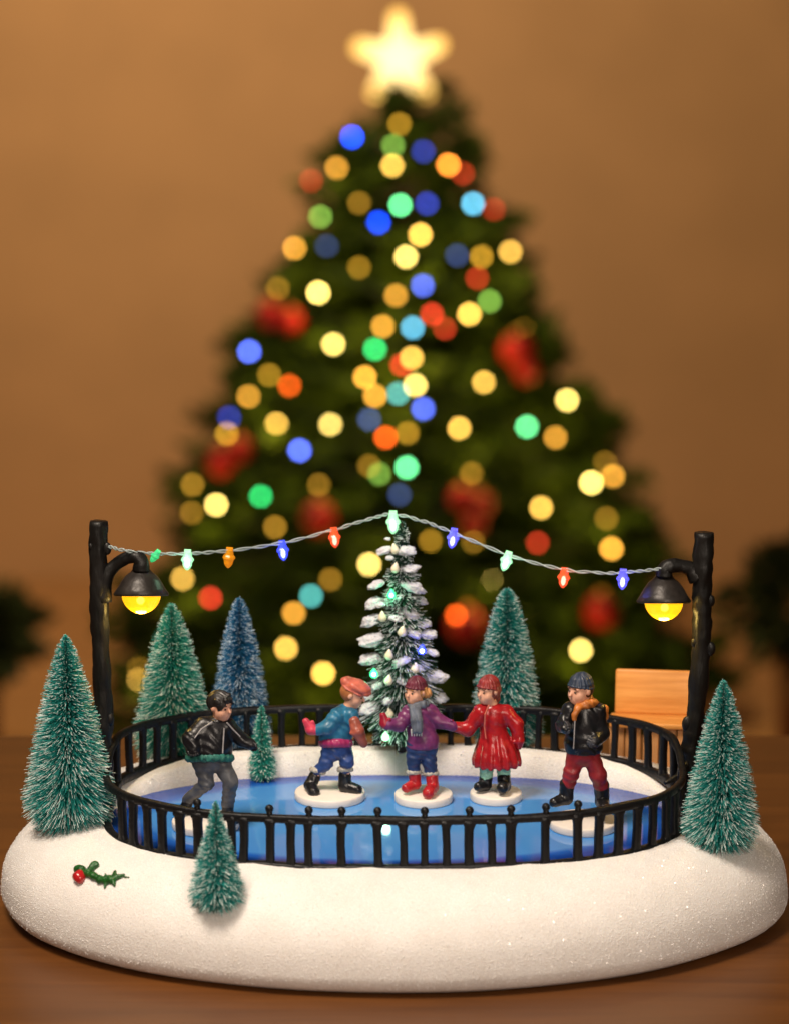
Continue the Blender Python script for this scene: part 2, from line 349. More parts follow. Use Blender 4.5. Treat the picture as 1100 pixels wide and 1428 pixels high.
# underside plate and ice
ice = bpy.data.materials.new('blue_ice'); ice.use_nodes = True
def build_ice(m):
    nt = m.node_tree; N = nt.nodes; L = nt.links; b = N['Principled BSDF']; tc = N.new('ShaderNodeTexCoord')
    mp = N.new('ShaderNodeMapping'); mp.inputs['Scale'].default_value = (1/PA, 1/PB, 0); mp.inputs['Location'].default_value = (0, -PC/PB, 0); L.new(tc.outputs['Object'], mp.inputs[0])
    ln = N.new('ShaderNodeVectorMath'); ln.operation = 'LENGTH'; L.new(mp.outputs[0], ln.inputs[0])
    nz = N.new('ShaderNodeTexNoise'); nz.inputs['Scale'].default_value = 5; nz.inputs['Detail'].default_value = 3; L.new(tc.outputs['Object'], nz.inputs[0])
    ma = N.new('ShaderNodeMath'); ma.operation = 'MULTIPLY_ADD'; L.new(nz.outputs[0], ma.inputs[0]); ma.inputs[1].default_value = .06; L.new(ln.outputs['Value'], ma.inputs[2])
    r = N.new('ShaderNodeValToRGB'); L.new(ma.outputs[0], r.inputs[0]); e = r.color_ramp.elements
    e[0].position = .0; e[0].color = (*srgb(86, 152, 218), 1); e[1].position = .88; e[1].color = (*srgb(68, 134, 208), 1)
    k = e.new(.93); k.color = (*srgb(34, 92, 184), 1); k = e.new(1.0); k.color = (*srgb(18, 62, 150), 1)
    L.new(r.outputs[0], b.inputs['Base Color']); b.inputs['Roughness'].default_value = .07; b.inputs['Specular IOR Level'].default_value = .42; b.inputs['Coat Weight'].default_value = .10; b.inputs['Coat Roughness'].default_value = .03
    n2 = N.new('ShaderNodeTexNoise'); n2.inputs['Scale'].default_value = 9; L.new(tc.outputs['Object'], n2.inputs[0])
    bp = N.new('ShaderNodeBump'); bp.inputs['Strength'].default_value = .02; bp.inputs['Distance'].default_value = .02; L.new(n2.outputs[0], bp.inputs['Height']); L.new(bp.outputs[0], b.inputs['Normal'])
build_ice(ice)
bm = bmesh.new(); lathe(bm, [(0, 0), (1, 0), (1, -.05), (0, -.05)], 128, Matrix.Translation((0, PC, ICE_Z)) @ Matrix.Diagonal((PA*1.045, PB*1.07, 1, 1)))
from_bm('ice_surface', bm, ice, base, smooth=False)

# ------------------------------------------------------------------ fence
black = mat('black_resin', (.005, .005, .006), .42, bump=.4, bscale=35, spec=.28)
FA, FB = 1.085, .625; FH = .222
def fbase(x, y):
    s = min(1, max(0, (y+.10)/.34)); return ICE_Z-.016+.080*s*s*(3-2*s)
def fheight(y):
    return FH-.015*min(1, max(0, (y+.1)/.6))
def fpt(th):
    c, s = squarish(math.cos(th), math.sin(th)); return Vector((FA*c, FB*s, 0))
fence = thing('rink_fence', 'low black railing with round finials around the blue ice rink', 'fence')
def rail(name, frac, hh, tt):
    N_ = 260; vs = []; fs = []
    sec = [(-tt, -hh*.7), (-tt*.7, -hh), (tt*.7, -hh), (tt, -hh*.7), (tt, hh*.7), (tt*.7, hh), (-tt*.7, hh), (-tt, hh*.7)]
    for i in range(N_):
        th = 2*PI*i/N_; p = fpt(th); nr = Vector((math.cos(th)/FA, math.sin(th)/FB, 0)).normalized()
        z = fbase(p.x, p.y)+fheight(p.y)*frac+.007*mnoise.noise((p.x*4, p.y*4, frac*9)); w = 1+.16*mnoise.noise((p.x*11, p.y*11, frac*5))
        for a, b in sec: q = p+nr*a*w; vs.append((q.x, q.y, z+b*w))
    for i in range(N_):
        for k in range(8): fs.append((i*8+k, i*8+(k+1) % 8, ((i+1) % N_)*8+(k+1) % 8, ((i+1) % N_)*8+k))
    from_np(name, vs, fs, black, fence)
rail('top_rail', .91, .0145, .013); rail('bottom_rail', .07, .019, .016)
def th_of_px(px, back):
    lo, hi = (0, PI) if back else (PI, 2*PI)
    best = min((abs(project(fpt(lo+(hi-lo)*k/2000)+Vector((0, 0, ICE_Z+.1)))[0]-px), k) for k in range(2001)); return lo+(hi-lo)*best[1]/2000
front = [171, 187, 207, 227, 251, 276, 300, 324, 340, 376, 407, 431, 477, 527, 562, 591.5, 622, 654, 684, 712, 760, 805, 835, 862, 887, 909, 928, 940]
fin = {276, 376, 431, 477, 527, 591.5, 654, 712, 760, 805}
backp = [164, 181, 200, 220, 242, 266, 292, 318, 344, 369, 394, 421, 446, 472, 498, 524, 550, 576, 602, 627, 652, 677, 702, 727, 751, 773, 801, 829, 856, 880, 902, 924, 938, 949]
for back, lst in ((False, front), (True, backp)):
    for px in lst:
        th = th_of_px(px, back); p = fpt(th); z0 = fbase(p.x, p.y); h = fheight(p.y)
        nr = Vector((math.cos(th)/FA, math.sin(th)/FB, 0)).normalized(); tg = Vector((-nr.y, nr.x, 0))
        wd = (.0125 if back else .0150)*(1+rnd.uniform(-.12, .15)); bm = bmesh.new(); rings = []; lean = rnd.uniform(-.007, .007); bow = rnd.uniform(-.02, .02)
        for u, k in ((.05, 1.5), (.14, 1.4), (.17, 1.12), (.23, 1), (.5, .97), (.74, 1), (.80, 1.12), (.84, 1.4), (.91, 1.5)):
            c = Vector((p.x, p.y, z0+h*u))+tg*(rnd.uniform(-.0012, .0012)+lean*(u-.5)+bow*(u-.05)*(.91-u))
            rings.append([bm.verts.new(c+tg*a*wd*k+nr*b*.0135) for a, b in ((-1, -.6), (-.7, -1), (.7, -1), (1, -.6), (1, .6), (.7, 1), (-.7, 1), (-1, .6))])
        for a, b in zip(rings, rings[1:]):
            for k in range(8): bm.faces.new((a[k], a[(k+1) % 8], b[(k+1) % 8], b[k]))
        bm.faces.new(rings[0][::-1]); bm.faces.new(rings[-1])
        bar = from_bm('baluster', bm, black, fence)
        if px in fin and not back:
            bm = bmesh.new(); bmesh.ops.create_uvsphere(bm, u_segments=16, v_segments=10, radius=.0155, matrix=Matrix.Translation((p.x, p.y, z0+h*.91+.036)))
            bmesh.ops.create_cone(bm, segments=12, radius1=.014, radius2=.009, depth=.034, matrix=Matrix.Translation((p.x, p.y, z0+h*.91+.016)), cap_ends=True)
            from_bm('finial', bm, black, bar)

# ------------------------------------------------------------------ bottle brush trees
teal = needle_mat('teal_needles', (.010, .215, .195), (.035, .42, .385), (.80, .92, .90), .44)
teal2 = needle_mat('green_needles', (.010, .22, .175), (.035, .42, .34), (.78, .90, .84), .42)
bluen = needle_mat('blue_needles', (.010, .12, .29), (.03, .24, .48), (.66, .80, .92), .46)
wirem = mat('twisted_wire', (.05, .06, .05), .5)
def needles(name, z0, z1, prof, count, wid, mtl, parent, seed, droop=-.10, inner=.08, rough=.22, flare=0.):
    g = np.random.default_rng(seed); H = z1-z0
    u = g.random(count*3); w = np.array([prof(a) for a in u]); keep = g.random(count*3) < (w/w.max()+.12); u = u[keep][:count]; n = len(u)
    R = np.array([prof(a) for a in u]); az = 2.39996*np.arange(n)+g.normal(0, .5, n)
    tuft = 1+rough*.8*np.sin(u*37+az*2)+rough*.6*np.sin(az*5+u*61)
    L = R*(g.uniform(1-rough, 1+rough*.4, n)*(1-.35*rough+.35*rough*tuft)); dz = L*(droop*1.0+(.75)*(u-.25)*.9+g.normal(0, .12, n))-flare*L*np.maximum(0, .25-u)*4
    d = np.stack([np.cos(az), np.sin(az), np.zeros(n)], 1); A = d*(R*inner)[:, None]; A[:, 2] = z0+u*H
    B = d*L[:, None]; B[:, 2] = z0+u*H+dz
    B = np.where((B[:, 2:3] > z1), np.concatenate([B[:, :2], np.full((n, 1), z1)+g.uniform(-.01, .006, (n, 1))], 1), B)
    mid = A*.4+B*.6; mid[:, 2] += L*.05
    ax = B-A; ax /= np.linalg.norm(ax, axis=1)[:, None]+1e-9
    s1 = np.cross(ax, np.array([0, 0, 1.])); s1 /= np.linalg.norm(s1, axis=1)[:, None]+1e-9; s2 = np.cross(ax, s1)
    verts = np.zeros((n, 9, 3)); ws = wid*g.uniform(.75, 1.3, n)
    for k in range(3):
        o = (s1*math.cos(2*PI*k/3)+s2*math.sin(2*PI*k/3))
        verts[:, k] = A+o*(ws*.75)[:, None]; verts[:, 3+k] = mid+o*ws[:, None]; verts[:, 6+k] = B+o*(ws*.6)[:, None]
    uv = np.zeros((n, 9, 2)); uv[:, 3:6, 0] = .6; uv[:, 6:, 0] = 1; uv[:, :, 1] = g.random(n)[:, None]
    f = []
    b0 = (np.arange(n)*9)[:, None]
    for r_ in (0, 3):
        for k in range(3): f.append(b0+np.array([[r_+k, r_+(k+1) % 3, r_+3+(k+1) % 3, r_+3+k]]))
    f.append(b0+np.array([[6, 7, 8, 8]]))
    fq = np.concatenate(f[:-1])
    return from_np(name, verts.reshape(-1, 3), fq, mtl, parent, smooth=False, uv=uv.reshape(-1, 2))
def brush_prof(R, e=.74, low=.12, rt=.005):
    def f(t):
        r = R*1.1*(1-t)**e+rt
        if t < low: r *= .62+.38*(t/low)
        return r
    return f
def surf(px, py):
    h = bvh.ray_cast(CAM, ray(px, py).normalized()); return h[0], h[1]
BT = 'bottle brush trees on the snowy base'
def brush(label, px, py_top, py_bot, half, Y, mtl, count, seed, e=.74, wid=.0014, sink=.005):
    b = atY(px, py_bot, Y); z = ground(b.x, Y)-sink
    if Y < -.5: b = surf(px, py_bot)[0]; Y = b.y; z = b.z-sink
    zt = atY(px, py_top, Y).z
    o = thing('bottle_brush_tree', label, 'miniature tree', (b.x, Y, z), BT); h = zt-z; R = half/pxu(Y)
    needles('crown', .025 if h > .5 else .015, h, brush_prof(R, e), count, wid, mtl, o, seed)
    bm = bmesh.new(); pts = [(.002*math.sin(k*1.3), .002*math.cos(k*1.3), h*k/24*.985) for k in range(25)]; tube(bm, pts, [.010-.006*k/24 for k in range(25)], 6); from_bm('trunk', bm, wirem, o)
    return o
brush('large teal frosted tree at the left end beside the lamp post', 98, 886, 1150, 63, -.08, teal, 10000, 11)
brush('teal frosted tree at the right end in front of the lamp post', 1003, 949, 1180, 53, -.30, teal, 8600, 12)
brush('smallest frosted tree in front of the black railing', 303, 1117, 1262, 40, -.905, teal, 3800, 13, e=.95, wid=.0013)
brush('green frosted tree behind the railing at back left', 243, 842, 1054, 55, .60, teal2, 8200, 14, e=.70)
brush('blue frosted tree behind the railing beside the green tree', 336, 834, 1043, 42, .72, bluen, 7400, 15, e=.64)
brush('small frosted tree just behind the dark haired skater', 366, 984, 1070, 19, .46, teal2, 1500, 16, e=.7, wid=.0017)
brush('dull teal frosted tree behind the railing and the red coat skater', 705, 821, 1045, 49, .70, teal, 8200, 17, e=.60)

# centre tree with snow tufts and little bulbs
CY = .55; cb = atY(560, 1050, CY); cz = ground(cb.x, CY)-.004
ct = thing('snowy_fir_tree', 'tall dark fir with snow tufts and coloured bulbs at the rink centre', 'miniature tree', (cb.x, CY, cz))
fir = needle_mat('fir_needles', (.006, .050, .026), (.02, .11, .06), (.62, .68, .70), .80)
ch = atY(551, 728, CY).z-cz; pc = pxu(CY)
def cprof(t): return (.016+.140*(1-t)**.92)*(1+.16*math.sin(t*62))*(min(1, .55+t*4))
needles('crown', .085, ch, cprof, 8500, .0024, fir, ct, 21, droop=-.22, rough=.30)
bm = bmesh.new(); tube(bm, [(0, 0, ch*k/10) for k in range(11)], [.022-.017*k/10 for k in range(11)], 8, jit=.3); from_bm('trunk', bm, mat('fir_bark', (.05, .03, .015), .8), ct)
tuftm = mat('flock_snow', (.60, .62, .68), .9, bump=.8, bscale=90, sss=.2)
def zoom(x, y): return 400+x/3.667, 690+y/3.667
tufts = [(524,222,18,-.3),(572,218,18,-.3),(500,285,34,-.6),(612,300,40,-.5),(622,370,46,-.5),(520,330,26,-.9),(460,470,42,-.3),(640,458,54,-.4),(445,550,44,-.2),(668,548,38,-.1),(620,605,56,-.6),(432,650,50,-.2),(692,650,50,-.1),(436,735,56,-.3),(715,733,48,-.2),(430,850,66,-.3),(660,890,46,-.7),(755,940,54,-.1),(430,1088,54,-.5),(780,1045,52,0),(640,706,42,-.7),(735,805,32,-.2),(575,850,40,-.9),(405,1045,34,-.2),(560,640,30,-.95),(480,560,26,-.8),(600,960,42,-.9),(470,985,34,-.8),(575,530,30,-.9),(520,1060,36,-.95),(700,1000,38,-.6)]
for k, (zx, zy, w, dy) in enumerate(tufts+[(578+a*(b-200)*.17, b, 20+b*.026, .8) for a, b in ((-.6, 320), (.5, 420), (-.3, 560), (.7, 650), (-.7, 740), (.2, 830), (.6, 930), (-.5, 1000))]):
    px, py = zoom(zx, zy); tt = max(0, min(1, (atY(px, py, CY).z-cz)/ch)); R = cprof(tt)*.92
    p = atY(px, py, CY+dy*R*.9)-Vector((cb.x, CY, cz))
    bm = bmesh.new(); bmesh.ops.create_icosphere(bm, subdivisions=4, radius=1)
    for v in bm.verts:
        n = mnoise.noise(v.co*1.6+Vector((k*7, 0, 0)))*.30+mnoise.noise(v.co*4+Vector((k*3, 5, 0)))*.15+mnoise.noise(v.co*9+Vector((k*3, 5, 0)))*.16+mnoise.noise(v.co*18+Vector((k, 5, 0)))*.10
        v.co *= 1+n
        if v.co.z < -.25: v.co.z = -.25+(v.co.z+.25)*.5
    w_ = w*1.04/3.667/pc*rnd.uniform(.82, 1.2); p += Vector((rnd.uniform(-.006, .006), rnd.uniform(-.01, .01), rnd.uniform(-.010, .010)))
    side = 1 if p.x > 0 else -1
    bmesh.ops.transform(bm, matrix=Matrix.Translation(p) @ Matrix.Rotation(side*.22+rnd.uniform(-.3, .3), 4, 'Y') @ Matrix.Diagonal((w_, w_*.8, w_*.58, 1)), verts=bm.verts)
    from_bm('snow_tuft', bm, tuftm, ct)
def drop_prof(r, h):        # teardrop pointing up
    return [(0, 0), (r*.55, h*.05), (r*.92, h*.2), (r, h*.36), (r*.85, h*.55), (r*.5, h*.78), (r*.18, h*.94), (0, h)]
cream = mat('cream_bulb', (.78, .72, .55), .3, coat=.3, sss=.3)
for zx, zy in ((557, 278), (548, 375), (490, 625), (583, 700), (520, 820), (515, 950), (530, 1120), (650, 888)):
    px, py = zoom(zx, zy); tt = (atY(px, py, CY).z-cz)/ch; p = atY(px, py, CY-cprof(tt)*1.02)-Vector((cb.x, CY, cz))
    bm = bmesh.new(); lathe(bm, drop_prof(.0175, .046), 14, Matrix.Translation(p+Vector((0, 0, -.02))) @ Matrix.Rotation(rnd.uniform(-.25, .25), 4, 'Y')); from_bm('tree_bulb', bm, cream, ct)
LED = {'green': ((.12, 1, .48), 9), 'blue': ((.10, .16, 1), 14), 'red': ((1, .16, .05), 9), 'white': ((.55, 1, .66), 9), 'violet': ((.20, .20, 1), 12), 'amber': ((1, .45, .02), 1.6)}
for zx, zy, c in ((535, 507, 'green'), (690, 792, 'blue'), (445, 912, 'green'), (505, 1235, 'white')):
    px, py = zoom(zx, zy); tt = max(0, (atY(px, py, CY).z-cz)/ch); p = atY(px, py, CY-cprof(tt)*1.05)-Vector((cb.x, CY, cz))
    rgb, st = LED[c]
    bm = bmesh.new(); lathe(bm, drop_prof(.017, .042), 14, Matrix.Translation(p+Vector((0, 0, -.02)))); b = from_bm('tree_bulb', bm, shell('bulb_shell_'+c, rgb, .55, .9), ct)
    b['label'] = 'lit %s bulb' % ('pale green' if c == 'white' else c)
    bm = bmesh.new(); bmesh.ops.create_icosphere(bm, subdivisions=2, radius=.0095, matrix=Matrix.Translation(p+Vector((0, 0, -.006)))); from_bm('glowing_core', bm, glow('core_'+c, tuple(.35+.65*k for k in rgb), st*2.2), b)
    l = bpy.data.lights.new('bulb_light', 'POINT'); l.energy = .22; l.color = rgb; l.shadow_soft_size = .02
    lo = bpy.data.objects.new('bulb_light', l); COL.objects.link(lo); lo.location = p+Vector((0, -.035, 0)); lo.parent = ct

# ------------------------------------------------------------------ lamp posts
iron = mat('lamp_iron', (.022, .018, .016), .42, var=.35, vscale=18, bump=.35, bscale=30, metal=.2)
bark = mat('black_bark', (.006, .0055, .005), .45, var=.5, vscale=12, bump=1.0, bscale=14, stretch=(1.6, 1.6, .45), spec=.35)
LY = .12
def lamp(label, pole, rad, arm, arm_r, apex, rim_c, rim_half, knots, roots, seed):
    b = atY(*pole[0], LY); z = ground(b.x, LY)-.01; org = Vector((b.x, LY, z))
    o = thing('lamp_post', label, 'lamp post', org, 'lamp posts beside the rink'); lp = lambda px, py, dy=0: atY(px, py, LY+dy)-org
    pts = smooth_path([Vector((0, 0, 0))]+[lp(*q) for q in pole[1:]], 60)
    rr = [r/pxu(LY)*(1+.17*mnoise.noise((i*.16, seed, 0))+.10*mnoise.noise((i*.5, seed, 2))) for i, r in enumerate(np.interp(np.linspace(0, 1, 61), np.linspace(0, 1, len(rad)), rad))]
    bm = bmesh.new(); tube(bm, pts, rr, 20, jit=.22, seed=seed)
    for kx, ky, kr in knots:
        bmesh.ops.create_icosphere(bm, subdivisions=3, radius=kr/pxu(LY), matrix=Matrix.Translation(lp(kx, ky, -.012)) @ Matrix.Diagonal((1, .8, 1.5, 1)))
    for rt in roots:
        q = smooth_path([lp(*a) for a in rt], 10); tube(bm, q, [.02-.0013*i for i in range(11)], 8, jit=.2, seed=seed+1)
    from_bm('pole', bm, bark, o)
    bm = bmesh.new(); q = smooth_path([lp(*a) for a in arm], 26); tube(bm, q, [r/pxu(LY) for r in np.interp(np.linspace(0, 1, 27), np.linspace(0, 1, len(arm_r)), arm_r)], 14, jit=.14, seed=seed+5); from_bm('arm', bm, bark, o)
    ap = lp(*apex); rc = lp(*rim_c); R = rim_half/pxu(LY); H = (ap-rc).length
    T = Matrix.Translation(rc) @ Matrix.Rotation(math.radians(-12.5), 4, 'X')
    bm = bmesh.new(); lathe(bm, [(.0, H*1.0), (R*.26, H*.98), (R*.33, H*.88), (R*.40, H*.80), (R*.58, H*.66), (R*.74, H*.45), (R*.88, H*.20), (R*1.02, .0), (R*.985, -.008), (R*.94, -.004), (R*.74, H*.2), (R*.5, H*.42), (R*.0, H*.5)], 40, T); sh = from_bm('shade', bm, iron, o)
    rb = R*.72
    bm = bmesh.new(); prof = [(0, rb*.5)]+[(rb*math.cos(a), rb*math.sin(a)*1.02) for a in np.linspace(.5, -PI/2+.08, 14)]+[(0, -rb*1.02)]
    lathe(bm, prof, 36, T); bu = from_bm('lamp_bulb', bm, shell('yellow_glass', (1.0, .60, .012), .22, .98), o)
    bm = bmesh.new(); bmesh.ops.create_icosphere(bm, subdivisions=3, radius=rb*.20, matrix=T @ Matrix.Translation((0, -rb*.45, -rb*.34))); from_bm('filament', bm, glow('filament_glow', (1, .80, .22), 7), bu)
    l = bpy.data.lights.new('lamp_light', 'POINT'); l.energy = 3.2; l.color = (1, .66, .16); l.shadow_soft_size = rb*.5
    lo = bpy.data.objects.new('lamp_light', l); COL.objects.link(lo); lo.location = T @ Vector((0, 0, -rb*1.25)); lo.parent = o
    return o
lamp('black branch lamp post with yellow bulb at the left end', [(147, 1126), (146, 1060), (144, 980), (140, 880), (138, 800), (138, 727)], [14, 13, 12.5, 12, 13, 12.5, 11.5],
     [(144, 838), (147, 806), (160, 789), (176, 779, -.01), (190, 777, -.02), (197, 784, -.02), (197, 796, -.02)], [13, 11, 9, 8.5, 9, 11, 12], (197, 791, -.02), (197.5, 828, -.02), 37.5,
     [(153, 1003, 7), (131, 880, 4), (150, 765, 6), (127, 762, 3)], [], 3)
lamp('black knobbly lamp post with yellow bulb at the right end', [(957, 1090), (964, 1040), (971, 980), (978, 880), (978, 810), (981, 743)], [22, 15, 13.5, 13, 13, 13.5, 14, 13],
     [(972, 806), (962, 794), (948, 789, -.01), (935, 789, -.02), (927, 793, -.02), (925, 803, -.02)], [13, 10.5, 9.5, 10, 11, 12], (925, 800, -.02), (925, 838, -.02), 37,
     [(990, 838, 6), (990, 905, 7), (958, 1010, 8), (968, 896, 5)], [[(958, 1065, -.02), (945, 1082, -.06), (926, 1092, -.10)], [(962, 1070), (972, 1092, -.03), (985, 1108, -.06)]], 8)

# ------------------------------------------------------------------ string of lights
clear = shell('clear_wire', (.50, .58, .58), .45, 0)
sl = thing('light_string', 'clear twisted wire of coloured bulbs hung between the lamp posts over the fir', 'string lights', (0, 0, 0))
WP = [(152, 762, .08), (175, 768, .08), (215, 772, .12), (262, 772, .18), (320, 768, .27), (395, 757, .38), (465, 739, .46), (515, 724, .52), (548, 717, .53), (590, 727, .50), (632, 743, .46), (708, 774, .36), (785, 794, .25), (845, 799, .17), (885, 797, .11), (922, 793, .08)]
wp = [atY(*q) for q in WP]; path = smooth_path(wp, 460)
tot = 0.
bm = bmesh.new()
for ph in (0, PI*.9):
    pts = []
    for i, p in enumerate(path):
        tgt = (path[min(i+1, 460)]-path[max(0, i-1)]).normalized(); s1 = tgt.cross(Vector((0, 0, 1))).normalized(); s2 = tgt.cross(s1)
        a = i*.30+ph+1.2*mnoise.noise((i*.03, ph, 0)); r = .0044*(1+.4*mnoise.noise((i*.05, ph, 3))); pts.append(p+(s1*math.cos(a)+s2*math.sin(a))*r)
    tube(bm, pts, .0035, 6)
from_bm('wire', bm, clear, sl)
def sbulb(px, py, Y, color, tilt, size=1., lit=True):
    p = atY(px, py, Y); rgb, st = LED[color]; M = Matrix.Translation(p) @ Matrix.Rotation(tilt, 4, 'Y') @ Matrix.Scale(size*.85, 4)
    bm = bmesh.new(); lathe(bm, [(0, .022), (.010, .021), (.017, .016), (.019, .006), (.021, -.004), (.028, -.012), (.030, -.020), (.026, -.024), (.022, -.032), (.020, -.046), (.013, -.058), (.005, -.066), (0, -.067)], 9, M)
    rt = bmesh.ops.create_cone(bm, segments=10, radius1=.008, radius2=.008, depth=.030, matrix=M @ Matrix.Translation((0, 0, .022)) @ Matrix.Rotation(PI/2, 4, 'Y'), cap_ends=True)
    b = from_bm('string_bulb', bm, shell('cap_'+color, rgb, .62, .75 if lit else .35), sl, smooth=False); b['label'] = ('lit %s bulb' if lit else '%s bulb') % ('pale green' if color == 'white' else color)
    if lit:
        bm = bmesh.new(); lathe(bm, [(0, -.010), (.006, -.014), (.0095, -.024), (.0105, -.038), (.007, -.050), (0, -.056)], 12, M); from_bm('glowing_core', bm, glow('score_'+color, tuple(.5+.5*k for k in rgb), st*.62), b)
        l = bpy.data.lights.new('bulb_light', 'POINT'); l.energy = .16; l.color = rgb; l.shadow_soft_size = .02
        lo = bpy.data.objects.new('bulb_light', l); COL.objects.link(lo); lo.location = M @ Vector((0, -.055, -.01)); lo.parent = sl
for a in ((262, 775, .18, 'white', .05), (320, 772, .27, 'amber', .1), (394, 762, .38, 'blue', -.1), (466, 744, .46, 'red', -.08), (548, 722, .52, 'white', .0, 1.15), (632, 745, .46, 'violet', .15), (707, 777, .36, 'white', .3), (786, 800, .25, 'red', .1), (868, 802, .13, 'violet', .05), (219, 772, .12, 'green', .6, .7)):
    sbulb(*a, **({'lit': False} if a[3] in ('amber',) or a[0] == 219 else {}))

# ------------------------------------------------------------------ holly sprig
hx, hy = 152, 1222
hp, hn = surf(140, 1222)
ho = thing('holly_sprig', 'tiny green holly sprig with one red berry on the front snow', 'decoration', hp)
def on(px, py, up=.006):
    p, n = surf(px, py); return p+n*up-hp
hg = mat('holly_green', (.010, .085, .012), .35, var=.4, vscale=60, bump=.6, bscale=80)
for pts, r in (([(112, 1214), (116, 1216)], 8), ([(126, 1218), (132, 1210), (135, 1208)], 6.5), ([(122, 1219), (133, 1224), (143, 1228)], 6), ([(141, 1230), (156, 1228), (174, 1222)], 7.5)):
    q = [np.array(on(a, b, .008)) for a, b in pts]; s_ = join(.006, *[cap(q[i], q[i+1], r/pxu(-.8)*.95, r/pxu(-.8)*.85) for i in range(len(q)-1)])
    
    if len(pts) == 3 and pts[0][0] > 140:      # the long leaf has prickles
        s_ = join(.004, cap(q[0], q[1], r/pxu(-.8)*.7, r/pxu(-.8)*.9), cap(q[1], q[2], r/pxu(-.8)*.9, .004), *[cap(on(a, b, .008), on(c, d, .004), .012, .003) for a, b, c, d in ((150, 1230, 147, 1239), (159, 1228, 161, 1237), (150, 1227, 148, 1219), (161, 1224, 162, 1216))])
    sdf_obj('holly_leaf', disp(s_, lump(.0025, 70)), hg, ho)
sdf_obj('berry', disp(cap(on(113, 1225, .012), on(113.5, 1226, .012), .0235), lump(.002, 80)), mat('berry_red', (.42, .012, .015), .25, coat=.4), ho)
bm = bmesh.new(); tube(bm, [on(170, 1222), on(176, 1224, .004), on(181, 1224, .002)], .003, 5); from_bm('stem', bm, hg, ho)

# ------------------------------------------------------------------ bench behind the rink
BX = atY(907, 1052, .60); bz = ground(BX.x, .60)
bench = thing('wooden_bench', 'small plain orange wood bench behind the railing at right', 'bench', (BX.x, .60, bz-.004))
bench.rotation_euler = (0, 0, math.radians(-7))
bw = bpy.data.materials.new('bench_wood'); bw.use_nodes = True; build_wood(bw, srgb(200, 128, 54), srgb(224, 156, 80), (3, 40, 40), .45)
bw2 = bpy.data.materials.new('bench_pale_wood'); bw2.use_nodes = True; build_wood(bw2, srgb(188, 132, 80), srgb(214, 160, 108), (40, 40, 4), .5)
bm = bmesh.new(); rbox(bm, -.165, .165, -.085, .06, .193, .218, .008); from_bm('seat', bm, bw, bench)
bm = bmesh.new(); rbox(bm, -.150, .160, -.012, .012, 0, .180, .010, 3, Matrix.Translation((0, .058, .214)) @ Matrix.Rotation(math.radians(-12), 4, 'X')); from_bm('backrest', bm, bw, bench)
for x in (-.135, -.07, 0, .07, .135):
    bm = bmesh.new(); rbox(bm, x-.03, x+.03, -.062, -.035, 0, .194, .004); from_bm('leg', bm, bw2, bench)
for x in (-.13, .13):
    bm = bmesh.new(); rbox(bm, x-.02, x+.02, .02, .05, 0, .194, .004); from_bm('leg', bm, bw2, bench)

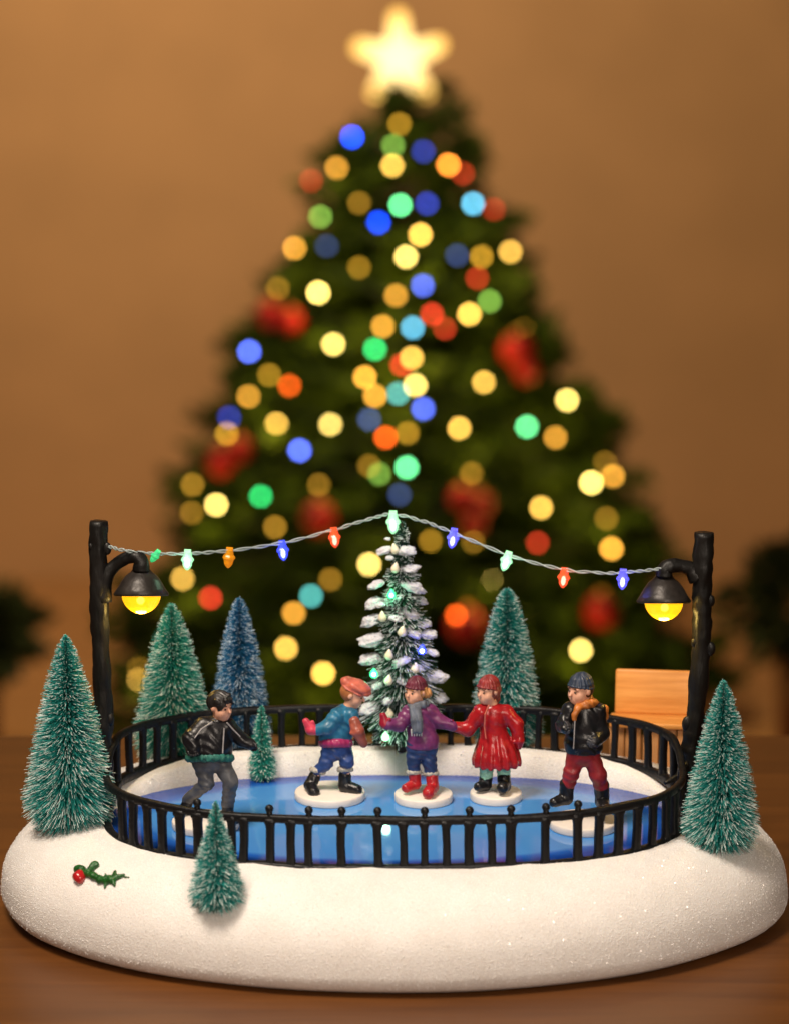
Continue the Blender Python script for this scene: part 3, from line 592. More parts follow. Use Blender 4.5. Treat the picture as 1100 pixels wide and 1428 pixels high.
# ------------------------------------------------------------------ skaters
def paint(name, c, rough=.44, var=.18): return mat('paint_'+name, c, rough, var=var, vscale=28, bump=.18, bscale=70, coat=.10, spec=.4)
discm = mat('disc_resin', (.76, .70, .64), .5, var=.05, vscale=9, bump=.25, bscale=30)
SKIN = paint('skin', (.70, .37, .25), .5, .06)
EYE = paint('eye', (.02, .012, .01), .3, 0); LIP = paint('lip', (.40, .10, .08), .4, 0)
G_SK = 'figurine skaters on the blue ice'
class Fig:
    def __init__(s, label, disc_px, disc_py, half):
        c = atZ(disc_px, disc_py, ICE_Z+.03); s.o = Vector((c.x, c.y, ICE_Z+.001)); s.Y = c.y
        s.root = thing('skater_figurine', label, 'figurine', s.o, G_SK); s.k = 1/pxu(s.Y)
        R = half*s.k; bm = bmesh.new(); lathe(bm, [(0, 0), (R*.985, 0), (R, .004), (R, .024), (R*.985, .029), (R*.96, .031), (0, .031)], 56); from_bm('stand', bm, discm, s.root)
    def P(s, px, py, dy=0): return np.array(atY(px, py, s.Y+dy)-s.o)
    def r(s, px): return px*s.k
    def limb(s, pts, rad, k=.006):
        q = [s.P(*p) for p in pts]; return [cap(q[i], q[i+1], s.r(rad[i]), s.r(rad[i+1])) for i in range(len(q)-1)]
    def add(s, name, sd, m, vs=None, parent=None): return sdf_obj(name, sd, m, parent or s.root, vs=vs)
    def torso(s, pts, rad, depth=.8):
        # stacked ellipsoidal trunk: wide in x, flatter in depth
        q = [s.P(*p) for p in pts]; out = []
        for i in range(len(q)-1):
            n = 5
            for j in range(n+(i == len(q)-2)):
                t = j/n; c = q[i]*(1-t)+q[i+1]*t; w = s.r(rad[i]*(1-t)+rad[i+1]*t); out.append(ell(c, (w, w*depth, max(w*.75, s.r(7)))))
        return out
    def head(s, px, py, h, yaw, pitch=0, roll=0, dy=0):
        """yaw 0 looks at the camera, +90 to the right of the picture"""
        s.hs = s.r(h)*.51; s.hc = s.P(px, py, dy); y = math.radians(yaw)
        R = Matrix.Rotation(y, 3, 'Z') @ Matrix.Rotation(math.radians(pitch), 3, 'X') @ Matrix.Rotation(math.radians(roll), 3, 'Y')
        f = R @ Vector((0, -1, 0)); r = R @ Vector((-1, 0, 0)); u = R @ Vector((0, 0, 1))
        s.HR = np.array([r, f, u]).T                                    # columns right, forward, up
    def H(s, a, b, c): return s.hc+s.HR @ (np.array([a, b, c])*s.hs)
    def hell(s, c, r): return ell(s.H(*c), np.array(r)*s.hs, s.HR)
    def hcap(s, a, b, ra, rb=None): return cap(s.H(*a), s.H(*b), ra*s.hs, (rb or ra)*s.hs)
    def face(s):
        h = join(.012*1, s.hell((0, -.12, .22), (.74, .86, .78)), s.hell((0, .18, -.38), (.64, .62, .62)), s.hell((0, .42, -.72), (.30, .30, .24)), s.hell((.32, .45, -.28), (.26, .24, .26)), s.hell((-.32, .45, -.28), (.26, .24, .26)))
        h = join(.004, h, s.hcap((0, .72, .10), (0, .93, -.18), .07, .11), s.hcap((-.40, .60, .24), (.40, .60, .24), .10), s.hell((.76, -.08, -.02), (.10, .18, .24)), s.hell((-.76, -.08, -.02), (.10, .18, .24)), s.hcap((-.16, .70, -.48), (.16, .70, -.48), .09), s.hcap((-.13, .69, -.60), (.13, .69, -.60), .09))
        for x in (-.30, .30): h = minus(h, s.hell((x, .92, .06), (.19, .20, .12)))
        return h
    def features(s, brow=None):
        for x in (-.30, .30):
            s.add('eye', s.hell((x, .72, .04), (.105, .07, .07)), EYE, vs=s.hs/22)
            if brow: s.add('eyebrow', s.hcap((x-.14, .735, .27), (x+.14, .735, .29), .038), brow, vs=s.hs/22)
        s.add('lips', s.hcap((-.15, .745, -.54), (.15, .745, -.54), .065), LIP, vs=s.hs/22)
    def body(s, parts): s.b = s.add('body', join(.006, s.face(), *parts), SKIN)
    def cap_hat(s, m, low=.22, tilt=.25, grow=1.14, brim=True, extra=(), name='hat', lum=None):
        g = grow; sk = s.hell((0, -.12, .30), (.74*g, .86*g, .86*g))
        n = s.HR @ np.array([0, -tilt, -1.]); hat = cut(sk, s.H(0, 0, low), n)
        pr = [hat]
        if brim:
            rg = []
            for i in range(18):
                a, b = 2*PI*i/18, 2*PI*(i+1)/18; q = lambda t: (.74*g*1.0*math.sin(t), -.12+.86*g*1.0*math.cos(t), low+.07-tilt*(-.12+.86*g*math.cos(t))*-1*-1)
                rg.append(s.hcap(q(a), q(b), .06))
            pr.append(join(0, *rg))
        hat = join(.003, *pr, *extra)
        return s.add(name, disp(hat, lum or (lambda P: .0011*np.sin(16*np.arctan2((P-s.hc)@s.HR[:, 0], (P-s.hc)@s.HR[:, 1]))+.0006*np.sin(P[:, 2]*300))), m)
    def boots(s, legs, m, sole_z=.031, name='boot'):
        for pts, rad, toe, rt in legs:          # pts shaft top..ankle, then toe
            L = s.limb(pts, rad); an = s.P(*pts[-1]); tp = s.P(*toe)
            L += [cap(an, tp, s.r(rad[-1]), s.r(rt)), cap(an*.35+tp*.65, tp, s.r(rt)*1.05, s.r(rt))]
            b = join(.005, *L); zmin = min(an[2]-s.r(rad[-1]), tp[2]-s.r(rt))
            b = cut(b, (0, 0, sole_z+.0005), (0, 0, -1)); s.add(name, disp(b, lump(.0008, 160)), m)
    def glove(s, wrist, tip, side, m, r=6.0, curl=.5, name='glove'):
        """a hand with four curled fingers and a thumb"""
        w = s.P(*wrist); t_ = s.P(*tip); d = t_-w; L = np.linalg.norm(d); d /= L; sd_ = np.array(side, float); sd_ -= d*(sd_@d); sd_ /= np.linalg.norm(sd_); nn = np.cross(d, sd_)
        R = s.r(r); pr = [cap(w, w+d*L*.45, R*.75, R*.9)]
        for i, (o, ln) in enumerate(((-.75, .82), (-.25, 1.0), (.25, .96), (.75, .78))):
            a = w+d*L*.42+sd_*R*o; b = a+d*L*.32*ln+nn*R*.15; c = b+d*L*.20*ln*(1-curl)+nn*R*curl*1.1; pr += [cap(a, b, R*.30, R*.28), cap(b, c, R*.28, R*.24)]
        pr += [cap(w+d*L*.18-sd_*R*.6, w+d*L*.42-sd_*R*1.35+nn*R*.3, R*.34, R*.30), cap(w+d*L*.42-sd_*R*1.35+nn*R*.3, w+d*L*.62-sd_*R*1.2+nn*R*.5, R*.30, R*.25)]
        s.add(name, join(.0022, *pr), m)
    def mitten(s, wrist, mid, tip, thumb, m, r=8.):
        a, b, c, t_ = s.P(*wrist), s.P(*mid), s.P(*tip), s.P(*thumb); R = s.r(r)
        s.add('mitten', disp(join(.004, cap(a, b, R*.8, R), cap(b, c, R, R*.62), cap(a*.4+b*.6, t_, R*.45, R*.35)), lump(.0008, 150)), m)

BLK = paint('black_leather', (.006, .006, .008), .36, .3)
# --- A: dark haired skater in black jacket
A = Fig('dark haired figurine skater in black jacket and grey trousers at left', 287, 1143, 47)
A.head(308, 985, 38, 52, 8, 0)
ar1 = [(283, 1013, -.01), (267, 1030, -.035), (271, 1044, -.055)]; ar2 = [(316, 1012, .01), (337, 1031, .0), (350, 1038, -.01)]
tr = [(294, 1056), (296, 1035), (301, 1013)]
lg1 = [(281, 1060), (289, 1092, -.02), (261, 1116, .05)]; lg2 = [(307, 1060), (322, 1090, -.03), (318, 1122, .0)]
A.body(A.limb([(305, 1000), (302, 1012)], [8, 9])+A.torso(tr, [16, 17, 14], .7)+A.limb(ar1, [7, 6, 5])+A.limb(ar2, [7, 6, 4.5])+A.limb(lg1, [10, 7, 5])+A.limb(lg2, [10, 7, 5]))
HAIRB = paint('black_hair', (.010, .008, .008), .4, .2)
hair = minus(A.hell((0, -.14, .28), (.86, .98, .86)), A.hell((0, 1.0, -.10), (.68, .66, .64)))
hair = cut(hair, A.H(0, 0, -.22), A.HR @ np.array([0, .28, -1.])); hair = join(.004, hair, A.hcap((-.3, .66, .68), (.35, .64, .72), .14, .12), A.hcap((.2, .55, .80), (-.35, .4, .92), .16, .14))
hair = minus(hair, A.hell((.80, .12, -.12), (.30, .26, .30)))
A.add('hair', disp(hair, folds(.0018, 420, A.HR @ np.array([1, .3, .2]), .2)), HAIRB); A.features(HAIRB)
jk = join(.012, *A.torso([(293, 1054), (292, 1038), (298, 1018), (302, 1008)], [30, 31, 23, 12], .74), *A.limb(ar1, [13, 12, 9.5]), *A.limb(ar2, [12, 9.5, 7.5]), *A.limb([(283, 1011), (318, 1012)], [10, 10]))
A.add('jacket', disp(cut(jk, A.P(293, 1056), (0, 0, -1)), folds(.0013, 150, (.5, .2, 1))), BLK)
rg = [cap(A.P(293+29*math.cos(2*PI*i/20), 1057, .062*math.sin(2*PI*i/20)), A.P(293+29*math.cos(2*PI*(i+1)/20), 1057, .062*math.sin(2*PI*(i+1)/20)), A.r(5.5)) for i in range(20)]
A.add('jacket_hem', disp(join(.004, *rg), lump(.003, 190)), paint('teal_fur', (.015, .12, .10), .7, .3))
cl = [cap(A.P(302+9*math.cos(2*PI*i/14), 1007, .024*math.sin(2*PI*i/14)), A.P(302+9*math.cos(2*PI*(i+1)/14), 1007, .024*math.sin(2*PI*(i+1)/14)), A.r(3.6)) for i in range(14)]
A.add('collar', join(.003, *cl), BLK)
SILV = paint('silver_piping', (.30, .29, .30), .3, .2)
A.add('zip', cap(A.P(313, 1016, -.055), A.P(311, 1050, -.075), A.r(1.1)), SILV)
for pts in ([(296, 1007, -.045), (281, 1017, -.052), (272, 1029, -.070)], [(317, 1008, -.040), (326, 1018, -.036), (335, 1027, -.030)]):
    A.add('piping', join(.001, *A.limb(pts, [1.1, 1.1, .9])), SILV)
tro = join(.010, *A.limb(lg1, [14, 10, 7.5]), *A.limb(lg2, [14, 10.5, 9]), *A.torso([(294, 1060), (294, 1052)], [24, 24], .72))
A.add('trousers', disp(tro, folds(.0016, 190, (.3, .1, 1))), paint('grey_cloth', (.075, .080, .092), .5, .25))
A.boots([([(264, 1114, .05), (259, 1127, .05)], [8, 7.5], (247, 1134, .02), 5.5), ([(318, 1120, 0), (318, 1136, 0)], [9, 8], (329, 1144, -.05), 6)], BLK)
A.glove((271, 1042, -.06), (273, 1056, -.070), (1, 0, .2), BLK, 6.5, .6); A.glove((347, 1036, -.01), (362, 1043, -.02), (0, -.6, 1), BLK, 6, .4)

# --- B: blue jacket, pink floppy cap, leaning right
B = Fig('figurine skater in blue jacket and pink floppy cap leaning right', 460, 1103, 49)
B.head(493, 968, 36, 78, 20, 0)
b1 = [(471, 998, -.03), (456, 1015, -.045), (444, 1018, -.045)]; b2 = [(492, 1000, -.03), (495, 1016, -.06), (503, 1032, -.06)]
l1 = [(460, 1046), (455, 1063, -.01), (437, 1086, .01)]; l2 = [(480, 1046), (485, 1068, -.02), (481, 1092, -.01)]
B.body(B.limb([(489, 982), (484, 992)], [9, 9])+B.torso([(467, 1044), (473, 1018), (482, 996)], [15, 15, 11], .75)+B.limb(b1, [7, 6, 5])+B.limb(b2, [7, 6, 5])+B.limb(l1, [8, 5.5, 4.5])+B.limb(l2, [8, 5.5, 4.5]))
B.features(paint('brown_brow', (.12, .05, .02), .5, 0))
PINK = paint('salmon_cap', (.52, .13, .09), .4, .2); B.add('hair', cut(B.hell((0, -.22, .10), (.80, .86, .82)), B.H(0, .12, 0), B.HR @ np.array([0, 1., .15])), paint('ginger_hair', (.36, .13, .045), .5, .2))
B.cap_hat(PINK, .30, .12, 1.12, True, (B.hell((0, .15, .72), (.86, .98, .46)), B.hell((0, .80, .48), (.60, .44, .26)), B.hell((0, -.75, .72), (.55, .50, .42))), lum=lump(.0028, 75))
BLUE = paint('teal_jacket', (.020, .135, .245), .4, .3)
jb = join(.011, *B.torso([(467, 1034), (471, 1018), (480, 1000), (485, 991)], [21, 22, 19, 12], .8), *B.limb(b1, [12, 10, 8]), *B.limb([(490, 998, -.03), (492, 1006, -.04)], [11, 9.5]))
B.add('jacket', disp(cut(jb, B.P(467, 1036), (.12, 0, -1)), folds(.0012, 150, (.5, .2, 1))), BLUE)
rg = [cap(B.P(469+18*math.cos(2*PI*i/18), 1036, .048*math.sin(2*PI*i/18)), B.P(469+18*math.cos(2*PI*(i+1)/18), 1036, .048*math.sin(2*PI*(i+1)/18)), B.r(6.5)) for i in range(18)]
B.add('jacket_hem', disp(join(.004, *rg), lump(.0012, 120)), paint('magenta', (.30, .022, .10), .4, .2))
MIT = paint('pink_mitten', (.56, .045, .09), .4, .2)
B.mitten((447, 1019, -.045), (434, 1017, -.045), (427, 1006, -.045), (436, 1007, -.05), MIT, 8)
B.mitten((494, 1006, -.055), (499, 1020, -.07), (507, 1037, -.07), (491, 1022, -.08), paint('rust_mitten', (.30, .075, .05), .4, .25), 9.5)
JEAN = paint('jeans', (.022, .055, .20), .5, .35)
B.add('trousers', disp(join(.009, *B.limb([(460, 1046), (455, 1064, -.01), (444, 1075, .008)], [12, 9.5, 8]), *B.limb([(480, 1046), (484, 1062, -.02), (481.5, 1073, -.01)], [12, 9.5, 8.5]), *B.torso([(469, 1047), (469, 1040)], [18, 18], .78)), folds(.0017, 190, (.3, .1, 1))), JEAN)
CUFF = paint('wool_cuff', (.36, .34, .30), .7, .2)
for c in ((443, 1075, .01), (481.5, 1073, -.01)):
    rg = [cap(B.P(c[0]+8*math.cos(2*PI*i/12), c[1]+(2 if c[0] < 460 else 0)*math.cos(2*PI*i/12), c[2]+.021*math.sin(2*PI*i/12)), B.P(c[0]+8*math.cos(2*PI*(i+1)/12), c[1]+(2 if c[0] < 460 else 0)*math.cos(2*PI*(i+1)/12), c[2]+.021*math.sin(2*PI*(i+1)/12)), B.r(3.4)) for i in range(12)]
    B.add('cuff', disp(join(.003, *rg), lump(.0015, 200)), CUFF)
B.boots([([(439, 1083, .01), (433, 1095, .0)], [8.5, 9], (438, 1105, -.05), 8), ([(481, 1082, -.01), (481, 1096, -.01)], [9, 9], (498, 1101, -.03), 7)], BLK)

# --- C: purple coat in the middle
Cc = Fig('figurine skater in purple coat with grey scarf and red boots', 590.5, 1106, 40.5); C_ = Cc
C_.head(579, 964, 35, -42, 2, 0)
c1 = [(570, 994, -.01), (556, 1011, -.03), (540, 1010, -.05)]; c2 = [(598, 992, .01), (613, 1006, .0), (630, 1012, -.01)]
l1 = [(578, 1038), (576, 1062, -.01), (577, 1086, .0)]; l2 = [(598, 1038), (598, 1064, -.01), (602, 1092, -.01)]
C_.body(C_.limb([(582, 978), (584, 990)], [8, 9])+C_.torso([(588, 1036), (587, 1014), (584, 994)], [14, 14, 12], .75)+C_.limb(c1, [7, 6, 5])+C_.limb(c2, [7, 6, 5])+C_.limb(l1, [9, 7, 5])+C_.limb(l2, [9, 7, 5]))
BLOND = paint('blonde_hair', (.50, .24, .085), .5, .25); C_.features(BLOND)
C_.add('hair', disp(join(.006, cut(C_.hell((0, -.20, .10), (.83, .86, .82)), C_.H(0, .22, 0), C_.HR @ np.array([0, 1., .1])), C_.hell((-.55, -.70, -.22), (.42, .42, .42))), folds(.0012, 500, (1, 0, .4))), BLOND)
C_.cap_hat(paint('burgundy', (.12, .014, .034), .55, .25), .20, -.26, 1.06, True)
PUR = paint('purple_coat', (.155, .028, .115), .4, .25)
cj = join(.011, *C_.torso([(589, 1040), (589, 1030), (586, 1012), (584, 994), (584, 989)], [21.5, 20.5, 17, 15.5, 12], .78), *C_.limb(c1, [11.5, 9.5, 8]), *C_.limb(c2, [11.5, 9.5, 7.5]), *C_.limb([(570, 993), (598, 991)], [9, 9]))
C_.add('coat', disp(cut(cj, C_.P(588, 1042), (0, 0, -1)), folds(.0012, 150, (.4, .2, 1))), PUR)
SCA = paint('grey_scarf', (.11, .13, .17), .6, .35)
rg = [cap(C_.P(582+11*math.cos(2*PI*i/14), 984-2.5*math.cos(2*PI*i/14), .028*math.sin(2*PI*i/14)), C_.P(582+11*math.cos(2*PI*(i+1)/14), 984-2.5*math.cos(2*PI*(i+1)/14), .028*math.sin(2*PI*(i+1)/14)), C_.r(5.5)) for i in range(14)]
C_.add('scarf', disp(join(.004, *rg, *C_.limb([(576, 988, -.045), (577, 1004, -.058), (579, 1018, -.062)], [5.5, 5.5, 5.5]), *C_.limb([(582, 989, -.045), (584, 1004, -.058), (584, 1019, -.062)], [5, 5, 5])), folds(.0015, 260, (1, 0, .1))), SCA)
for x in (573.5, 577, 580.5, 584, 587): C_.add('scarf_fringe', cap(C_.P(x, 1018, -.064), C_.P(x+.3, 1026, -.063), C_.r(1.5), C_.r(1.0)), paint('scarf_fringe', (.42, .42, .40), .7, .2))
RMIT = paint('crimson', (.34, .012, .035), .38, .2)
C_.mitten((547, 1012, -.045), (537, 1009, -.05), (534, 998, -.05), (543, 1003, -.06), RMIT, 7.5)
C_.mitten((622, 1009, .0), (631, 1013, -.01), (637, 1015, -.01), (629, 1005, -.02), PUR, 6.5)
C_.add('trousers', disp(join(.008, *C_.limb([(578, 1038), (576, 1058, -.01), (577, 1074, .0)], [10.5, 9.5, 9]), *C_.limb([(598, 1038), (598, 1060, -.01), (600.5, 1076, -.005)], [11, 10, 9.5]), *C_.torso([(588, 1044), (588, 1036)], [21, 21], .75)), folds(.0016, 190, (.3, .1, 1))), paint('navy_jeans', (.014, .034, .115), .5, .35))
for c in ((577, 1077, .0), (601, 1079, -.005)):
    rg = [cap(C_.P(c[0]+8*math.cos(2*PI*i/12), c[1], c[2]+.020*math.sin(2*PI*i/12)), C_.P(c[0]+8*math.cos(2*PI*(i+1)/12), c[1], c[2]+.020*math.sin(2*PI*(i+1)/12)), C_.r(3.2)) for i in range(12)]
    C_.add('cuff', disp(join(.003, *rg), lump(.0015, 200)), CUFF)
RB = paint('red_boot', (.36, .014, .020), .3, .2)
C_.boots([([(578, 1080, 0), (579, 1093, 0)], [8.5, 8], (566, 1099, -.03), 6), ([(602, 1082, -.01), (603, 1098, -.02)], [8.5, 8.5], (597, 1106, -.075), 8)], RB)

# --- D: red coat
D = Fig('figurine skater in long red coat and red knit hat', 691, 1104, 36)
D.head(680, 963, 36, -48, 4, 0)
d1 = [(670, 993, -.01), (652, 1017, -.015), (632, 1013, -.02)]; d2 = [(705, 994, .0), (719, 1010, -.01), (722, 1028, -.02)]
l1 = [(682, 1060), (677, 1090)]; l2 = [(700, 1060), (702, 1092, -.01)]
D.body(D.limb([(684, 978), (687, 990)], [8, 9])+D.torso([(690, 1050), (688, 1020), (687, 995)], [14, 13, 13], .75)+D.limb(d1, [7, 6, 5])+D.limb(d2, [7, 6, 5])+D.limb(l1, [8, 6])+D.limb(l2, [8, 6]))
AUB = paint('auburn_hair', (.20, .055, .035), .45, .25); D.features(AUB)
D.add('hair', disp(join(.006, cut(D.hell((0, -.22, .02), (.84, .86, .86)), D.H(0, .20, 0), D.HR @ np.array([0, 1., .1])), D.hell((0, -.55, -.65), (.62, .40, .55))), folds(.0012, 480, (1, 0, .4))), AUB)
RED = paint('red_coat', (.33, .010, .014), .26, .22)
D.cap_hat(paint('red_knit', (.24, .022, .022), .5, .25), .18, -.26, 1.06, True)
dj = join(.012, *D.torso([(692, 1064), (692, 1048), (689, 1032), (687, 1018), (687, 1000), (686, 990)], [33, 28, 20, 17, 18, 14], .78), *D.limb(d1, [11.5, 9.5, 7]), *D.limb(d2, [11.5, 10, 8.5]), *D.limb([(671, 992), (704, 993)], [9.5, 9.5]))
ax_ = D.P(691, 1040)
def pleat(P):
    th = np.arctan2(P[:, 1]-ax_[1], P[:, 0]-ax_[0]); w = np.clip((D.P(690, 1018)[2]-P[:, 2])/.10, 0, 1); return .0036*w*np.sin(th*14+.6*np.sin(P[:, 2]*30))+.0006*np.sin(P[:, 2]*150+P[:, 0]*80)
D.add('coat', disp(cut(dj, D.P(691, 1067), (0, 0, -1)), pleat), RED)
D.add('coat_seam', join(.001, *D.limb([(681, 984, -.048), (676, 996, -.055), (675, 1014, -.050), (677, 1030, -.06)], [1.5, 1.3, 1.2, 1.0])), paint('coat_trim', (.42, .10, .07), .4, .2))
D.mitten((640, 1016, -.02), (630, 1013, -.025), (622, 1010, -.02), (630, 1006, -.03), RED, 6.5)
D.mitten((721, 1022, -.02), (723, 1033, -.025), (723, 1041, -.025), (716, 1034, -.035), RED, 7.5)
for c in (l1, l2): D.add('sock', disp(join(.003, *D.limb([(c[0][0]*.3+c[1][0]*.7, 1066, 0), (c[1][0], 1086, 0)], [10, 9])), folds(.001, 400, (0, 0, 1))), paint('mint_sock', (.26, .52, .40), .6, .15))
D.boots([([(677, 1086), (676, 1094)], [9.5, 9], (667, 1097, -.03), 6.5), ([(702, 1086, -.01), (703, 1096, -.02)], [9.5, 9], (700, 1099, -.065), 8)], BLK)

# --- E: navy cap, black jacket, red trousers
E = Fig('figurine skater in black jacket, orange scarf and red trousers', 813, 1143, 48)
E.head(808, 962, 40, -50, 4, 0)
e1 = [(794, 990, -.01), (784, 1012, -.03), (788, 1016, -.07)]; e2 = [(831, 992, .01), (838, 1022, .0), (829, 1034, -.06)]
l1 = [(803, 1052), (796, 1078, -.01), (790, 1116, .0)]; l2 = [(822, 1052), (833, 1080, -.01), (837, 1116, .02)]
E.body(E.limb([(814, 978), (815, 990)], [9, 10])+E.torso([(813, 1046), (813, 1020), (813, 994)], [16, 16, 14], .75)+E.limb(e1, [8, 7, 5])+E.limb(e2, [8, 7, 5])+E.limb(l1, [9, 7, 6])+E.limb(l2, [9, 7, 6]))
E.features(paint('brown_brow', (.12, .05, .02), .5, 0))
E.add('hair', cut(cut(E.hell((0, -.20, .10), (.80, .86, .82)), E.H(0, .05, 0), E.HR @ np.array([0, 1., .1])), E.H(0, 0, -.45), (0, 0, -1)), paint('brown_hair', (.06, .025, .012), .5, .2))
E.cap_hat(paint('navy_knit', (.022, .035, .065), .5, .3), .18, -.24, 1.06, True)
ej = join(.012, *E.torso([(813, 1044), (813, 1030), (813, 1010), (814, 990)], [25, 25, 22, 16], .78), *E.limb(e1, [11, 9.5, 8]), *E.limb(e2, [12, 10.5, 8.5]), *E.limb([(795, 990), (834, 991)], [10.5, 10.5]))
E.add('jacket', disp(cut(ej, E.P(815, 1049), (0, 0, -1)), folds(.0015, 140, (.5, .2, 1))), BLK)
ORG = paint('orange_scarf', (.42, .13, .022), .5, .25)
rg = [cap(E.P(815+12*math.cos(2*PI*i/14), 983-3*math.cos(2*PI*i/14), .032*math.sin(2*PI*i/14)), E.P(815+12*math.cos(2*PI*(i+1)/14), 983-3*math.cos(2*PI*(i+1)/14), .032*math.sin(2*PI*(i+1)/14)), E.r(6)) for i in range(14)]
E.add('scarf', disp(join(.005, *rg, *E.limb([(818, 974, .012), (822, 984, .012)], [9, 8]), *E.limb([(806, 987, -.045), (801, 996, -.058), (800, 1003, -.062)], [5.5, 4.5, 3])), folds(.0015, 220, (.6, 0, 1))), ORG)
E.add('hood', disp(join(.004, *E.limb([(830, 983, .045), (841, 990, .045), (843, 1000, .04)], [6, 7, 5])), lump(.0015, 120)), ORG)
E.add('zip', cap(E.P(801, 1004, -.068), E.P(799, 1044, -.078), E.r(1.0)), SILV)
E.add('trousers', disp(join(.010, *E.limb(l1[:2]+[(791, 1096)], [13, 11, 10]), *E.limb(l2[:2]+[(838, 1098, .01)], [13, 11.5, 10.5]), *E.torso([(812, 1054), (812, 1044)], [21, 21], .74)), folds(.0013, 170, (.3, .1, 1))), paint('dark_red_cloth', (.22, .014, .020), .45, .3))
E.boots([([(790, 1094), (789, 1113)], [10.5, 9.5], (772, 1119, -.03), 6.5), ([(838, 1096, .01), (839, 1118, .02)], [11, 10], (842, 1128, -.06), 8)], BLK)
GLV = paint('grey_glove', (.05, .05, .055), .3, .3)
E.glove((786, 1017, -.065), (796, 1009, -.085), (0, .3, 1), GLV, 6.5, .6); E.glove((833, 1033, -.055), (820, 1036, -.085), (0, -.3, 1), GLV, 6.5, .6)

# ------------------------------------------------------------------ the big tree behind (stands on the floor, far out of focus)
TY = 30.0; tpos = atY(570, 106, TY); TX = tpos.x; TT = tpos.z; TB = FLOOR_Z
big = thing('christmas_tree', 'large lit Christmas tree standing out of focus behind the rink', 'Christmas tree', (TX, TY, TB))
TH = TT-TB
def tR(z):                   # crown radius at height z above floor
    dz = max(0, TH-z); return min(.72+.425*max(0, dz-.2), 1.75*math.sqrt(dz)+.05)
g = np.random.default_rng(5)
def sprays(nb, per, R_of, H, zlo, ln, wd, seed, tipup=.12, fill=.0):
    g = np.random.default_rng(seed); VV = []
    for b in range(nb):
        z = zlo+(H-zlo)*(1-g.random()**.62*.999); az = g.uniform(0, 2*PI); R = R_of(z)*g.uniform(.74, 1.10)*(1+.10*math.sin(az*5+z*3)); ta = g.uniform(.08, .3)
        n = max(8, int(per*R/3)); t_ = np.sqrt(g.uniform(.06, 1, n)); d = np.array([math.cos(az), math.sin(az), 0.])
        c = d*(R*t_)[:, None]; c[:, 2] = z-R*ta*t_+R*tipup*t_**3; c += g.normal(0, .07, (n, 3))*(1-.4*t_)[:, None]
        sd_ = np.array([-d[1], d[0], 0.]); side = g.choice([-1, 1], n)
        dr = d*g.uniform(.5, 1, n)[:, None]+sd_*(side*g.uniform(.3, .9, n))[:, None]+np.array([0, 0, 1.])*g.normal(.05, .35, n)[:, None]
        dr /= np.linalg.norm(dr, axis=1)[:, None]; pe = np.cross(dr, g.normal(0, 1, (n, 3))); pe /= np.linalg.norm(pe, axis=1)[:, None]
        L = ln*g.uniform(.6, 1.2, n)*(1.1-.4*t_); w = wd*g.uniform(.7, 1.2, n)
        q = np.stack([c-pe*(w*.5)[:, None], c+dr*(L*.5)[:, None]-pe*(w)[:, None], c+dr*L[:, None], c+dr*(L*.5)[:, None]+pe*(w)[:, None]], 1); VV.append(q)
    v = np.concatenate(VV).reshape(-1, 3); return v, np.arange(len(v)).reshape(-1, 4)
leafm = mat('fir_foliage', (.040, .072, .006), .7, var=.5, vscale=3.5, spec=.12)
v, f = sprays(900, 150, tR, TH-.1, .5, .42, .05, 5); from_np('crown', v, f, leafm, big, smooth=False)
bm = bmesh.new(); tube(bm, [(0, 0, TH*k/8) for k in range(9)], [.32-.034*k for k in range(9)], 12, jit=.1); from_bm('trunk', bm, mat('tree_bark', (.07, .04, .02), .8), big)

# star topper
sc_ = atY(557, 82, TY-.15); ku = pxu(TY)
st = tag(bpy.data.objects.new('star_topper', bpy.data.meshes.new('star_topper')), 'glowing yellow five pointed star on top of the Christmas tree', 'tree star'); bpy.data.objects.remove(st)
arms = []
for k in range(5):
    a = PI/2+math.radians(2)+2*PI*k/5; L = 55/ku
    arms.append(cap((0, 0, 0), (L*math.cos(a), 0, L*math.sin(a)), 19/ku, 12/ku))
stm = glow('star_light', (1.0, .70, .20), 2.5)
nt = stm.node_tree; N = nt.nodes; tcn = N.new('ShaderNodeTexCoord'); ln = N.new('ShaderNodeVectorMath'); ln.operation = 'LENGTH'; nt.links.new(tcn.outputs['Object'], ln.inputs[0])
rp = N.new('ShaderNodeValToRGB'); mr = N.new('ShaderNodeMapRange'); nt.links.new(ln.outputs['Value'], mr.inputs[0]); mr.inputs[2].default_value = 75/ku; nt.links.new(mr.outputs[0], rp.inputs[0])
rp.color_ramp.elements[0].color = (1.0, .84, .42, 1); rp.color_ramp.elements[1].color = (.90, .46, .06, 1); rp.color_ramp.elements[1].position = .95
nt.links.new(rp.outputs[0], N['Emission'].inputs[0])
so = sdf_obj('star_topper', join(.03, *arms), stm, None, vs=.03); so.location = sc_
tag(so, 'glowing yellow five pointed star on top of the Christmas tree', 'tree star')

